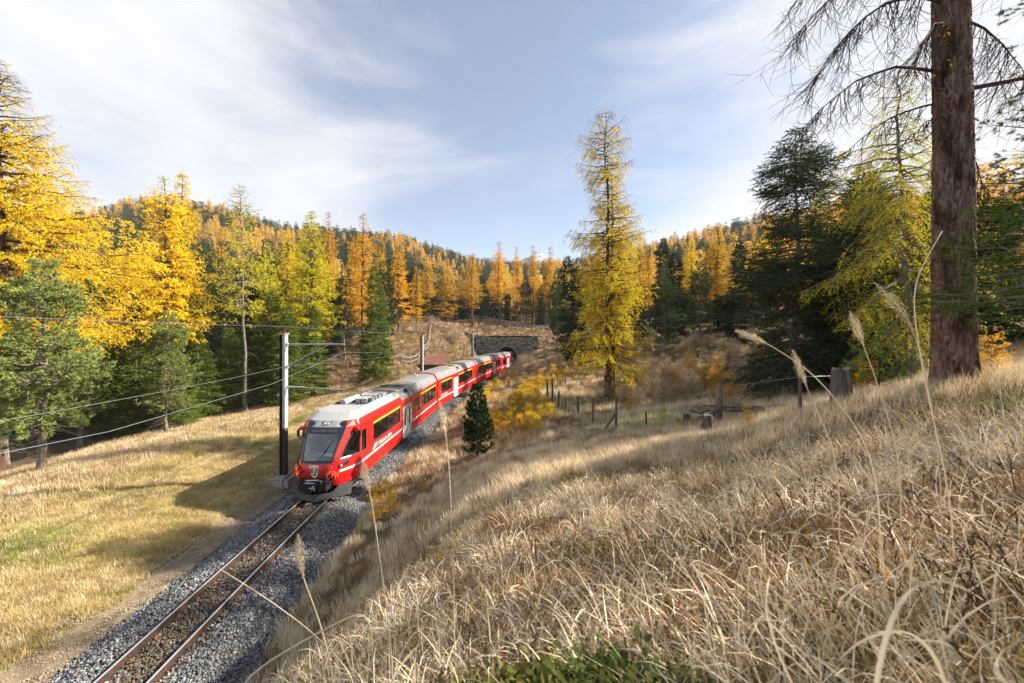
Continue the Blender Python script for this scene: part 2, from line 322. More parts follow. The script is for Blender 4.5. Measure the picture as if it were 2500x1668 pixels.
grid('ground', np.concatenate([np.arange(-55, -24, .8), np.arange(-24, 14, .32), np.arange(14, 50.1, .8)]), np.concatenate([np.arange(-12, 40, .35), np.arange(40, 104.1, .55)]), M_GROUND,
     skip=lambda x, y: (y + .205 * (x + 1) > 81.15) & (y + .205 * (x + 1) < 82.35) & (np.abs(x - Xc(y)) < 2.0))
_xs = np.arange(-25.5, -11.2, .35)
_g = grid('meadow', _xs, np.arange(-11, 46, .4), M_MEAD); _g.location.z = .03
grid('hillside', np.arange(-900, 901, 7.5), np.arange(-60, 760, 7.5), M_FOREST, skip=lambda x, y: (x > -54) & (x < 48) & (y > -10) & (y < 101))

# snow-dusted mountain in the gap
mx_, my_ = np.meshgrid(np.linspace(-520, 700, 90), np.linspace(1180, 1700, 40))
_mr = np.interp(mx_ / my_ * FPX + 1250, [900, 1180, 1235, 1262, 1290, 1305, 1330, 1352, 1385, 1420, 1480, 1600], [700, 668, 655, 640, 632, 622, 630, 636, 648, 652, 672, 700])
mz_ = (CAMZ + (HZ - _mr) / FPX * 1400) * (1 - ((my_ - 1400) / 340) ** 2) + (vnoise(mx_, my_, 48, 2) - .5) * 26 + (vnoise(mx_, my_, 18, 4) - .5) * 11
_b = MB(); _i = np.arange(39)[:, None] * 90 + np.arange(89)[None]
_b.add(np.stack([mx_, my_, mz_], -1), np.stack([_i, _i + 1, _i + 91, _i + 90], -1).reshape(-1, 4)); tag(_b.build('mountain', M_MTN, smooth=False), kind='structure')
gx_, gy_ = np.meshgrid(np.linspace(-1500, 1500, 12), np.linspace(500, 1780, 12)); _b = MB(); _i = np.arange(11)[:, None] * 12 + np.arange(11)[None]
_b.add(np.stack([gx_, gy_, gx_ * 0 - 30], -1), np.stack([_i, _i + 1, _i + 13, _i + 12], -1).reshape(-1, 4)); tag(_b.build('valley_floor', M_FOREST), kind='structure')

# ------------------------------------------------------------------ conifers
def blades(P, D, ln, w, rng):
    """thin triangles from P along D"""
    S = nrm(np.cross(D, rng.normal(size=P.shape))) * (np.asarray(w)[..., None] * .5 if np.ndim(w) else w * .5)
    V = np.stack([P - S, P + S, P + D * (ln[:, None] if np.ndim(ln) else ln)], 1).reshape(-1, 3)
    return V, np.arange(len(V)).reshape(-1, 3)
def conifer(seed, Ht, rad, cb=.2, nb=160, rise=.15, droop=.5, tip=.25, tw_sp=.28, tw_len=.35, tw_hang=.2, tuft_sp=.12, tuft='larch', tl=.09, tw=.035, ntuft=2,
            trunk_r=.16, lean=.0, bare=0, bare_top=0, prof='cone', twig_w=.016, asym=0, fork=False, dead=0, sides=9, clump=0, gap=0, zmin_t=0):
    """one conifer: returns (wood, leaf) mesh builders; material 0 only"""
    rng = np.random.default_rng(seed); wood = MB(); leaf = MB()
    zz = np.linspace(0, 1, 16); wob = np.cumsum(rng.normal(0, .004 * Ht, (16, 2)), 0); wob -= zz[:, None] * wob[-1]
    axis = np.stack([wob[:, 0] + lean * Ht * zz ** 1.2, wob[:, 1], zz * Ht], 1)
    wood.tube(axis, trunk_r * (1 - zz * .94) * (1 + .18 * np.exp(-zz * 60)), sides)
    def tpos(t): return np.stack([np.interp(t, zz, axis[:, k]) for k in range(3)], -1)
    t = cb + (1 - cb) * rng.random(nb) ** .92; t = np.sort(t); t = np.minimum(t, .985)
    u = (t - cb) / (1 - cb)
    az = np.arange(nb) * 2.399 + rng.normal(0, .35, nb)
    if prof == 'cone': rr = (1 - u) ** .85 * np.minimum(1, .55 + u * 3)
    elif prof == 'column': rr = (1 - u) ** .55 * np.minimum(1, .6 + u * 1.6) * (.85 + .3 * np.sin(u * 17 + seed))
    elif prof == 'round': rr = np.sqrt(np.clip(1 - (u * 1.15 - .25) ** 2 / .85, .02, 1)) * (1 - u * .35)
    elif prof == 'hero': rr = np.where(u < .42, 1 - u * .5, .72 - (u - .42) * .30) * np.sqrt(np.clip((1 - u) / .25, 0, 1)) * (.85 + .25 * np.sin(u * 15 + 1))
    elif prof == 'flat': rr = (1 - u) ** .45 * (.8 + .25 * np.sin(u * 13 + seed))
    Lb = rad * rr * rng.uniform(.62, 1.1, nb) * (1 + asym * np.cos(az)) + .12
    if gap: keep = rng.random(nb) > gap; t, u, az, Lb = t[keep], u[keep], az[keep], Lb[keep]; nb = len(t)
    O = tpos(t); dh = np.stack([np.cos(az), np.sin(az), 0 * az], 1); dz = np.array([0, 0, 1.])
    rs = rise + (u - .5) * .55 * (1 if tuft != 'larch' else .9) ; dr = droop * (1 - u * .6); tp_ = tip
    def bpos(b, s):  # b idx array, s in 0..1
        return O[b] + dh[b] * (Lb[b] * s)[:, None] + dz * (Lb[b] * (rs[b] * s - dr[b] * s ** 2 + tp_ * s ** 3.0))[:, None]
    def bdir(b, s): return nrm(dh[b] + dz * (rs[b] - 2 * dr[b] * s + 3 * tp_ * s ** 2)[:, None])
    # branch tubes (3 sided, 5 rings)
    K = 5; S = np.linspace(0, 1, K); bi = np.repeat(np.arange(nb), K); P = bpos(bi, np.tile(S, nb)).reshape(nb, K, 3)
    P[:, 1:-1] += rng.normal(0, .02, (nb, K - 2, 3)) * Lb[:, None, None]
    sd = nrm(np.cross(dh, dz)); br = (.008 + .014 * Lb)[:, None] * (1.05 - S)[None] * (trunk_r / .16) ** .3
    V = np.stack([P + sd[:, None] * br[..., None], P - sd[:, None] * br[..., None] * .6 + dz * br[..., None], P - sd[:, None] * br[..., None] * .6 - dz * br[..., None]], 2)
    i = (np.arange(nb)[:, None] * K * 3 + np.arange(K - 1)[None] * 3).ravel()
    F = np.concatenate([np.stack([i + a, i + c, i + 3 + c, i + 3 + a], 1) for a, c in ((0, 1), (1, 2), (2, 0))])
    wood.add(V, F)
    if dead:
        nd = dead; td = rng.uniform(.06, cb, nd); Od = tpos(td); ad = rng.uniform(0, 6.28, nd)
        for k in range(nd):
            l_ = rad * rng.uniform(.3, .8); d_ = np.array([math.cos(ad[k]), math.sin(ad[k]), 0]); s_ = np.linspace(0, 1, 6)[:, None]
            wood.tube(Od[k] + d_ * l_ * s_ + dz * l_ * (rng.uniform(.0, .3) * s_ - rng.uniform(.3, .8) * s_ ** 2), .012 * (1.1 - s_[:, 0]), 3, cap=False)
    # twigs
    nt_ = np.maximum(2, (Lb / tw_sp).astype(int)) * 2; tb = np.repeat(np.arange(nb), nt_)
    s = rng.uniform(.12, 1, len(tb)) ** .85; TP = bpos(tb, s); BD = bdir(tb, s)
    sgn = np.where(rng.random(len(tb)) < .5, -1, 1)[:, None]; SD = nrm(np.cross(BD, dz)) * sgn
    TL = (tw_len * (.35 + .65 * np.minimum(1, (1.15 - s) * 1.6)) * rng.uniform(.6, 1.25, len(tb))) * np.minimum(1, .35 + Lb[tb] / (rad * .6 + .01))
    TD = nrm(SD * rng.uniform(.4, 1, (len(tb), 1)) + BD * rng.uniform(.3, 1.0, (len(tb), 1)) + dz * (rng.normal(.05, .22, len(tb)) - tw_hang)[:, None])
    hang = -tw_hang * .5
    TE = TP + TD * TL[:, None] + dz * (hang * TL)[:, None]
    if twig_w:
        Vt, Ft = blades(TP, TE - TP, 1.0, twig_w, rng); wood.add(Vt, Ft)
    # include branch tips as twig carriers
    if bare: kb = rng.random(len(tb)) > bare
    else: kb = np.ones(len(tb), bool)
    if bare_top: kb &= rng.random(len(tb)) > np.clip((u[tb] - .45) * bare_top * 2.2 + (s - .5) * .5 * (u[tb] > .4), 0, .97)
    tbk = np.nonzero(kb)[0]
    m_ = np.maximum(1, (TL[tbk] / tuft_sp).astype(int)); tt = np.repeat(tbk, m_); f = rng.uniform(.05, 1.05, len(tt))
    P0 = TP[tt] + (TE - TP)[tt] * f[:, None]; TDk = nrm(TE - TP)[tt]
    P0 = np.repeat(P0, ntuft, 0); TDk = np.repeat(TDk, ntuft, 0); n = len(P0)
    if tuft == 'larch':
        D = nrm(TDk * .55 + rng.normal(0, .75, (n, 3)) + dz * -.1); V, F = blades(P0, D, tl * rng.uniform(.6, 1.4, n), tw, rng)
    elif tuft == 'spruce':
        D = nrm(TDk * 1.2 + rng.normal(0, .42, (n, 3))); V, F = blades(P0 - D * .02, D, tl * rng.uniform(.7, 1.3, n), tw, rng)
    else:  # pine: bottlebrush clumps pointing out and up
        P0 = TE[tt[np.arange(n) // ntuft]] * .75 + P0 * .25; D = nrm(TDk * .9 + rng.normal(0, .55, (n, 3)) + dz * .35); V, F = blades(P0, D, tl * rng.uniform(.7, 1.25, n), tw, rng)
    leaf.add(V, F)
    # leader tufts
    return wood, leaf
PROTO = {}
def proto(key, leafmat, barkmat, H0, R0, **k):
    wd, lf = conifer(k.pop('seed'), H0, R0, **k)
    t = wd.build('trunk', barkmat, link=False).data; c = lf.build('crown', leafmat, link=False).data
    PROTO[key] = (t, c, H0, R0)
LK = dict(tuft='larch', twig_w=.014)
proto('larch_a', M_LARY, M_BARK, 20, 3.6, seed=1, cb=.38, nb=190, rise=.12, droop=.42, tip=.30, tw_len=.75, tw_sp=.22, tw_hang=.35, tuft_sp=.11, ntuft=2, tl=.17, tw=.06, trunk_r=.24, prof='column', bare_top=.5, dead=8, **LK)
proto('larch_b', M_LARY, M_BARK, 18, 3.4, seed=2, cb=.36, nb=170, rise=.05, droop=.35, tip=.38, tw_len=.8, tw_sp=.24, tw_hang=.4, tuft_sp=.11, ntuft=2, tl=.17, tw=.06, trunk_r=.22, prof='cone', bare_top=.3, dead=5, **LK)
proto('larch_o', M_LARO, M_BARK, 18, 3.0, seed=3, cb=.28, nb=170, rise=.0, droop=.30, tip=.35, tw_len=.7, tw_sp=.22, tw_hang=.3, tuft_sp=.11, ntuft=2, tl=.17, tw=.06, trunk_r=.20, prof='column', bare_top=.55, dead=8, **LK)
proto('larch_p', M_LARO, M_BARK, 16, 3.0, seed=13, cb=.15, nb=160, rise=.05, droop=.3, tip=.3, tw_len=.7, tw_sp=.22, tw_hang=.25, tuft_sp=.11, ntuft=2, tl=.17, tw=.06, trunk_r=.18, prof='cone', bare_top=.2, **LK)
proto('larch_g', M_LARG, M_BARKG, 18, 2.9, seed=4, cb=.42, nb=120, rise=.15, droop=.50, tip=.45, tw_len=.75, tw_sp=.24, tw_hang=.35, tuft_sp=.13, ntuft=2, tl=.15, tw=.05, trunk_r=.17, lean=.03, prof='flat', bare_top=.75, dead=14, **LK)
proto('larch_y2', M_LARG, M_BARK, 18, 3.6, seed=5, cb=.32, nb=180, rise=.1, droop=.35, tip=.3, tw_len=.75, tw_sp=.2, tw_hang=.3, tuft_sp=.10, ntuft=2, tl=.17, tw=.06, trunk_r=.22, prof='cone', bare_top=.25, **LK)
proto('spruce_a', M_SPR, M_BARKG, 14, 2.8, seed=6, cb=.07, nb=210, rise=-.05, droop=.25, tip=.25, tw_len=.75, tw_sp=.17, tw_hang=.15, tuft_sp=.085, ntuft=2, tuft='spruce', tl=.24, tw=.075, twig_w=0, trunk_r=.17, prof='cone')
proto('spruce_d', M_SPRD, M_BARKG, 15, 2.9, seed=7, cb=.08, nb=200, rise=-.08, droop=.28, tip=.22, tw_len=.75, tw_sp=.18, tw_hang=.2, tuft_sp=.09, ntuft=2, tuft='spruce', tl=.25, tw=.08, twig_w=0, trunk_r=.17, prof='column')
proto('pine_a', M_PINE, M_BARKG, 12, 2.9, seed=8, cb=.22, nb=190, rise=.05, droop=.15, tip=.30, tw_len=.65, tw_sp=.2, tw_hang=-.1, tuft_sp=.11, ntuft=4, tuft='pine', tl=.24, tw=.06, twig_w=.02, trunk_r=.20, prof='column', dead=40)
proto('pine_b', M_PINED, M_BARKG, 13, 2.5, seed=9, cb=.12, nb=200, rise=.1, droop=.15, tip=.25, tw_len=.6, tw_sp=.2, tw_hang=-.1, tuft_sp=.11, ntuft=4, tuft='pine', tl=.23, tw=.06, twig_w=0, trunk_r=.18, prof='column', dead=6)
proto('sapling', M_LARO, M_TWIGL, 3, 1.0, seed=10, cb=.05, nb=70, rise=.3, droop=.2, tip=.2, tw_len=.35, tw_sp=.13, tw_hang=.0, tuft_sp=.06, ntuft=2, tl=.08, tw=.022, trunk_r=.025, prof='cone', twig_w=.007, tuft='larch')
# distant versions
def far_proto(key, lm, H0, R0, seed, kind):
    wd, lf = conifer(seed, H0, R0, cb=.22 if kind == 'larch' else .1, nb=70, rise=0, droop=.3, tip=.25, tw_len=1.0, tw_sp=.42, tuft_sp=.28, ntuft=2, tl=.5, tw=.26, trunk_r=.2, twig_w=0, sides=5, tuft='larch' if kind == 'larch' else 'spruce', prof='cone' if kind != 'pine' else 'column')
    b = MB(); 
    for v, f, in zip(wd.v, wd.f): pass
    off = 0
    for src, mi in ((wd, 0), (lf, 1)):
        V = np.concatenate(src.v); 
        for f in src.f: b.f.append(f + off); b.m.append(mi)
        b.v.append(V); off += len(V); b.n = off
    PROTO[key] = (b.build('forest_tree', [M_TWIG, lm], link=False).data, H0)
far_proto('f_larch', M_HILLO, 16, 3.0, 21, 'larch'); far_proto('f_larch2', M_HILLO, 15, 2.6, 22, 'larch')
far_proto('f_spruce', M_HILLD, 15, 2.6, 23, 'spruce'); far_proto('f_pine', M_HILLD, 14, 2.8, 24, 'pine')

def tree_at(key, X, Y, ztop, width, label, name='larch_tree', cat='tree', group=None, rz_=None, zb=None):
    t, c, H0, R0 = PROTO[key]; z = float(H(X, Y)) - .1 if zb is None else zb
    h = max(1.0, ztop - z); s = h / H0; sw = width / R0 if width else s
    e = empty(name, (X, Y, z), rz_ if rz_ is not None else random.Random(int(X * 31 + Y * 17)).uniform(0, 6.28), label=label, cat=cat, group=group)
    for nm, me in (('trunk', t), ('crown', c)):
        o = bpy.data.objects.new(nm, me); COL.objects.link(o); o.parent = e
    e.scale = (sw, sw, s); return e
def T(key, px, Y, py_top, r_px, label, **k):
    return tree_at(key, (px - 1250) / FPX * Y, Y, CAMZ + (HZ - py_top) / FPX * Y, r_px / FPX * Y, label, **k)
LG, SG, PG = dict(name='larch_tree'), dict(name='spruce_tree'), dict(name='stone_pine')
def big(name, lm, bm, X, Y, Ht, label, rzz=0, zb=None, **k):
    wd, lf = conifer(k.pop('seed'), Ht, k.pop('rad'), **k); z = float(H(X, Y)) - .15 if zb is None else zb
    e = empty(name, (X, Y, z), rzz, label=label, cat='tree'); wd.build('trunk', bm, e); lf.build('crown', lm, e); return e
# left edge: huge golden larch
big('larch_tree', M_LARY, M_BARK, -32.5, 25, 26.5, 'huge golden larch filling the left edge with long sweeping boughs', seed=31, rad=8.6, cb=.36, nb=200, rise=.10, droop=.45, tip=.32,
    tw_len=1.5, tw_sp=.17, tw_hang=.45, tuft_sp=.10, ntuft=2, tl=.13, tw=.04, trunk_r=.42, prof='cone', bare_top=.85, twig_w=.02, tuft='larch')
T('pine_a', 105, 21, 640, 135, 'sunlit stone pine with bare lower trunk at the left edge of the meadow', **PG)
T('larch_a', 398, 34, 428, 100, 'tall golden larch, left one of the close pair above the meadow', **LG)
T('larch_b', 445, 36, 418, 85, 'tall golden larch, right one of the close pair above the meadow', **LG)
T('larch_b', 312, 39, 535, 75, 'shorter golden larch left of the tall close pair', **LG)
T('larch_g', 600, 38, 448, 75, 'slim leaning lime green larch with long bare trunk behind the first mast', **LG)
T('larch_y2', 762, 44, 512, 88, 'broad yellow green larch right of the slim leaning larch', **LG)
T('larch_o', 802, 62, 515, 40, 'narrow orange larch peeping over the broad yellow green larch', **LG)
T('larch_o', 886, 55, 517, 55, 'orange larch with straight bare trunk behind the broad green spruce', **LG)
T('spruce_a', 914, 46, 648, 52, 'broad sunlit spruce standing alone left of the hut', **SG)
T('larch_p', 975, 66, 578, 44, 'golden larch just right of the broad green spruce', **LG)
T('larch_p', 1015, 74, 650, 28, 'low bright yellow larch behind the grassy bank above the hut', **LG)
T('larch_p', 1042, 92, 620, 34, 'slender golden larch between the low yellow larch and the bright one', **LG)
T('larch_p', 1092, 84, 632, 40, 'bright yellow larch above the hut roof', **LG)
T('larch_o', 1153, 88, 617, 44, 'ragged orange larch at the fence end on the hilltop', **LG)
T('larch_o', 1218, 92, 587, 34, 'tall narrow larch above the left end of the tunnel wall', **LG)
T('larch_o', 1262, 100, 600, 26, 'thin orange larch second along the skyline over the tunnel', **LG)
T('larch_o', 1302, 98, 597, 28, 'thin sparse larch third along the skyline over the tunnel', **LG)
T('larch_o', 1343, 96, 600, 34, 'golden larch left of the tall larch, over the tunnel fence', **LG)
rm = np.random.default_rng(29)
for k_ in range(46):
    x_ = rm.uniform(180, 1010) if k_ < 34 else rm.uniform(1520, 1900); Y_ = rm.uniform(64, 98); kk_ = ['larch_b', 'larch_p', 'larch_y2', 'spruce_d', 'pine_b', 'larch_b', 'spruce_d', 'pine_b'][rm.integers(0, 8)]; h_ = rm.uniform(12, 18); X_ = (x_ - 1250) / FPX * Y_
    lar_ = kk_.startswith('larch'); tree_at(kk_, X_, Y_, float(H(X_, Y_)) + h_, h_ * rm.uniform(.16, .2), 'golden larch among the trees between the front row and the far slope' if lar_ else 'dark conifer among the trees between the front row and the far slope', name='larch_tree' if lar_ else 'spruce_tree' if kk_ == 'spruce_d' else 'stone_pine', group='larches between front row and slope' if lar_ else 'dark conifers between front row and slope')
# conifers along the left meadow
for k, (kk, x, Y, yt, r, nm, lb) in enumerate([
 ('pine_b', -60, 24, 600, 120, 'p', 'dark pine half out of the left edge under the huge larch'), ('pine_a', 20, 27, 690, 90, 'p', 'pale green pine behind the sunlit stone pine'),
 ('spruce_a', 240, 34, 790, 75, 's', 'bushy spruce right of the sunlit stone pine'), ('spruce_a', 330, 33, 830, 70, 's', 'low green spruce under the golden larch pair'),
 ('pine_a', 410, 31, 765, 70, 'p', 'olive pine in front of the golden larch pair'), ('spruce_a', 480, 36, 800, 62, 's', 'bushy spruce between golden pair and leaning larch'),
 ('pine_b', 545, 44, 640, 55, 'p', 'tall dark pine left of the slim leaning larch'), ('spruce_a', 640, 42, 790, 60, 's', 'green spruce just left of the first mast'),
 ('spruce_a', 700, 40, 745, 62, 's', 'sunlit green spruce directly behind the first mast'), ('spruce_a', 765, 43, 740, 50, 's', 'green spruce behind the bracket of the first mast'),
 ('pine_b', 840, 56, 650, 40, 'p', 'dark pine left of the broad sunlit spruce'), ('pine_b', 940, 60, 640, 46, 'p', 'dark pine behind the broad sunlit spruce'),
 ('spruce_d', 590, 50, 680, 70, 's', 'dark spruce behind the slim leaning larch'), ('spruce_d', 670, 52, 660, 60, 's', 'dark spruce behind the first mast'),
 ('pine_b', 170, 36, 620, 90, 'p', 'dark pine under the tips of the huge larch'), ('spruce_d', 300, 42, 660, 70, 's', 'dark spruce behind the shorter golden larch'),
 ('pine_b', 500, 52, 600, 50, 'p', 'blue green pine behind the golden pair'), ('larch_p', 540, 62, 560, 45, 'l', 'pale orange larch behind the tall dark pine'),
 ('spruce_d', 400, 46, 700, 75, 's', 'dark spruce filling the gap under the golden pair'), ('larch_b', 255, 46, 560, 70, 'l', 'golden larch beside the tips of the huge larch'),
 ('pine_a', 190, 30, 730, 80, 'p', 'pale pine at the meadow edge below the huge larch tips'), ('pine_a', 370, 37, 720, 70, 'p', 'olive pine left of the golden pair trunks'),
 ('spruce_a', 560, 39, 800, 55, 's', 'low green spruce at the foot of the leaning larch'), ('spruce_a', 445, 33, 870, 50, 's', 'small green spruce at the meadow edge under the golden pair'),
 ('pine_a', 735, 47, 700, 52, 'p', 'olive pine between mast and broad spruce'), ('spruce_a', 665, 46, 700, 55, 's', 'green spruce rising above the mast top'), ('spruce_d', 120, 34, 560, 90, 's', 'dark spruce behind the sunlit stone pine'),
 ('larch_b', 350, 50, 560, 60, 'l', 'golden larch behind the shorter one'), ('larch_y2', 655, 50, 590, 55, 'l', 'lime yellow larch right of the slim leaning larch'), ('larch_p', 860, 70, 590, 45, 'l', 'soft orange larch beside the bare trunked orange larch'), ('larch_p', 930, 76, 575, 40, 'l', 'soft orange larch over the broad spruce'),
 ('larch_b', 700, 58, 560, 55, 'l', 'golden larch behind the broad yellow green larch'),('spruce_d', 800, 60, 700, 55, 's', 'dark spruce left of the bare trunked orange larch')]):
    T(kk, x, Y, yt, r, lb, **(PG if nm == 'p' else SG if nm == 's' else LG))
# trees on the hilltop behind the tunnel
rt = np.random.default_rng(11)
names = {'spruce_d': 'spruce_tree', 'pine_b': 'stone_pine', 'larch_p': 'larch_tree', 'larch_o': 'larch_tree', 'larch_b': 'larch_tree', 'spruce_a': 'spruce_tree', 'larch_a': 'larch_tree', 'larch_g': 'larch_tree'}
G1 = 'dark conifers at the forest edge above the tunnel'
for x, Y, yt, r, kk in [(1032, 96, 715, 20, 'spruce_d'), (1062, 92, 722, 20, 'spruce_d'), (1080, 98, 700, 20, 'pine_b'), (1098, 92, 705, 24, 'spruce_d'), (1128, 100, 720, 20, 'spruce_d'), (1140, 97, 730, 18, 'spruce_d'),
    (1185, 99, 700, 18, 'pine_b'), (1205, 99, 720, 20, 'spruce_d'), (1240, 101, 716, 18, 'spruce_d'), (1285, 96, 676, 26, 'pine_b'), (1318, 99, 700, 20, 'spruce_d'), (1332, 97, 680, 22, 'pine_b'), (1362, 95, 700, 22, 'spruce_d'),
    (1000, 88, 720, 24, 'spruce_d'), (960, 84, 725, 26, 'spruce_d'), (985, 94, 700, 22, 'pine_b'), (1170, 101, 735, 18, 'spruce_d'), (1260, 102, 730, 16, 'spruce_d')]:
    T(kk, x, Y, yt, r, 'dark conifer in the row at the forest edge above the tunnel', name=names[kk], group=G1)
T('spruce_d', 1385, 58, 622, 38, 'dark spruce leaning on the left side of the tall larch', **SG)
T('spruce_d', 1410, 50, 655, 45, 'darkest spruce close behind the foot of the tall larch', **SG)
T('pine_b', 1360, 66, 660, 26, 'narrow blue green pine left of the dark spruces by the tall larch', **PG)
# hero larch pair
big('larch_tree', M_LARY2, M_BARK, 7.05, 30, 22.2, 'tall lone larch, left front trunk, yellow below and half bare on top', seed=44, rad=4.0, cb=.15, nb=250, rise=.0, droop=.28, tip=.28,
    tw_len=.95, tw_sp=.17, tw_hang=.75, tuft_sp=.10, ntuft=2, tl=.12, tw=.038, trunk_r=.26, prof='hero', bare_top=.62, gap=.22, twig_w=.02, tuft='larch')
big('larch_tree', M_LARY, M_BARK, 7.75, 30.9, 17.5, 'second trunk of the tall lone larch pair, shorter and behind', seed=45, rad=3.6, cb=.16, nb=190, rise=.0, droop=.28, tip=.28,
    tw_len=.85, tw_sp=.18, tw_hang=.5, tuft_sp=.1, ntuft=2, tl=.12, tw=.04, trunk_r=.26, prof='column', bare_top=.2, twig_w=.018, tuft='larch')
# right middle conifers
for kk, x, Y, yt, r, lb in [('pine_b', 1622, 46, 655, 46, 'blue green pine right of the tall lone larch'), ('spruce_d', 1648, 52, 615, 40, 'dark spruce behind the blue green pine'),
 ('pine_b', 1708, 48, 640, 44, 'blue green pine with several bare lower trunks'), ('larch_o', 1752, 56, 562, 58, 'orange larch left of the big dark spruce'), ('larch_o', 1562, 74, 575, 30, 'thin larch on the skyline right of the lone larch'),
 ('larch_o', 1585, 80, 600, 30, 'orange larch behind the thin skyline larch'), ('spruce_d', 1560, 58, 690, 40, 'dark spruce behind the right side of the lone larch'), ('spruce_d', 1800, 44, 700, 46, 'dark spruce at the left side of the big dark spruce'),
 ('larch_p', 1680, 78, 590, 40, 'orange larch between the two blue green pines'), ('spruce_d', 1670, 60, 700, 40, 'shaded spruce low between the blue green pines'),
 ('spruce_d', 1760, 52, 720, 45, 'shaded spruce under the orange larch'), ('spruce_d', 1500, 62, 690, 40, 'shaded spruce seen through the lone larch'),
 ('spruce_d', 2120, 30, 420, 80, 'dark spruce behind the leaning yellow larch'), ('pine_b', 2290, 22, 420, 80, 'pale pine behind the thick red trunk'), ('larch_b', 1870, 50, 560, 60, 'golden larch behind the big dark spruce'),
 ('spruce_d', 2200, 26, 560, 90, 'shaded spruce between leaning larch and thick red trunk'), ('spruce_d', 2420, 22, 480, 100, 'shaded spruce behind the right edge branches'), ('spruce_d', 2040, 26, 540, 80, 'shaded spruce right of the big dark spruce')]:
    nm = names[kk]; T(kk, x, Y, yt, r, lb, name=nm)
big('spruce_tree', M_SPRB, M_BARKG, 14.6, 20.5, 13.9, 'big dark spruce with ragged layered boughs behind the wire fence', seed=51, rad=3.9, cb=.06, nb=330, rise=-.0, droop=.30, tip=.24,
    tw_len=.9, tw_sp=.13, tw_hang=.25, tuft_sp=.05, ntuft=2, tl=.11, tw=.032, trunk_r=.2, prof='column', twig_w=.012, tuft='spruce')
big('spruce_tree', M_SPRD, M_BARKG, 16.4, 19.6, 8.0, 'lower dark spruce on the right side of the big dark spruce', seed=52, rad=2.6, cb=.05, nb=150, rise=-.05, droop=.3, tip=.24,
    tw_len=.8, tw_sp=.15, tw_hang=.25, tuft_sp=.07, ntuft=2, tl=.15, tw=.045, trunk_r=.15, prof='cone', twig_w=.012, tuft='spruce')
big('larch_tree', M_LARG, M_BARKG, 16.2, 16.2, 12.6, 'yellow green larch with drooping boughs left of the thick red trunk', seed=53, rad=3.6, cb=.16, nb=150, rise=-.1, droop=.45, tip=.15,
    tw_len=1.0, tw_sp=.15, tw_hang=.6, tuft_sp=.07, ntuft=2, tl=.07, tw=.022, trunk_r=.19, prof='column', bare_top=.25, twig_w=.012, tuft='larch', lean=-.05, asym=-.3)
big('stone_pine', M_PINED, M_BARKG, 13.4, 9.6, 12.5, 'sparse pine with needle clumps behind the right edge of the thick trunk', seed=54, rad=2.4, cb=.12, nb=90, rise=.1, droop=.25, tip=.25,
    tw_len=.6, tw_sp=.2, tw_hang=.1, tuft_sp=.09, ntuft=6, tl=.10, tw=.014, trunk_r=.12, prof='flat', twig_w=.012, tuft='pine')

# ------------------------------------------------------------------ scattering (stuff)
def scatter(name, P, rot, scale, idx, sources, label=None):
    """one object that instances the source meshes on its own vertices"""
    me = bpy.data.meshes.new(name); n = len(P); me.vertices.add(n); me.vertices.foreach_set('co', np.asarray(P, np.float32).ravel())
    for nm, typ, arr in (('rot', 'FLOAT_VECTOR', rot), ('sca', 'FLOAT', scale), ('k', 'INT', idx)):
        a = me.attributes.new(nm, typ, 'POINT'); a.data.foreach_set('vector' if typ == 'FLOAT_VECTOR' else 'value', np.asarray(arr, np.int32 if typ == 'INT' else np.float32).ravel())
    o = bpy.data.objects.new(name, me); COL.objects.link(o); tag(o, kind='stuff')
    g = bpy.data.node_groups.new(name, 'GeometryNodeTree'); g.interface.new_socket('Geometry', in_out='INPUT', socket_type='NodeSocketGeometry'); g.interface.new_socket('Geometry', in_out='OUTPUT', socket_type='NodeSocketGeometry')
    n_ = g.nodes; l = g.links; gi = n_.new('NodeGroupInput'); go = n_.new('NodeGroupOutput'); j = n_.new('GeometryNodeJoinGeometry')
    def na(nm, dt): a = n_.new('GeometryNodeInputNamedAttribute'); a.data_type = dt; a.inputs[0].default_value = nm; return a.outputs[0]
    rt_, st_, kt_ = na('rot', 'FLOAT_VECTOR'), na('sca', 'FLOAT'), na('k', 'INT')
    for i, s in enumerate(sources):
        so_ = s if isinstance(s, bpy.types.Object) else bpy.data.objects.new(name + '_piece', s)
        oi = n_.new('GeometryNodeObjectInfo'); oi.inputs['Object'].default_value = so_; oi.inputs['As Instance'].default_value = True
        ip = n_.new('GeometryNodeInstanceOnPoints'); c = n_.new('FunctionNodeCompare'); c.data_type = 'INT'; c.operation = 'EQUAL'
        l.new(kt_, c.inputs[2]); c.inputs[3].default_value = i
        l.new(gi.outputs[0], ip.inputs['Points']); l.new(c.outputs[0], ip.inputs['Selection']); l.new(oi.outputs['Geometry'], ip.inputs['Instance'])
        l.new(rt_, ip.inputs['Rotation']); l.new(st_, ip.inputs['Scale']); l.new(ip.outputs[0], j.inputs[0])
    l.new(j.outputs[0], go.inputs[0]); md = o.modifiers.new('scatter', 'NODES'); md.node_group = g
    return o

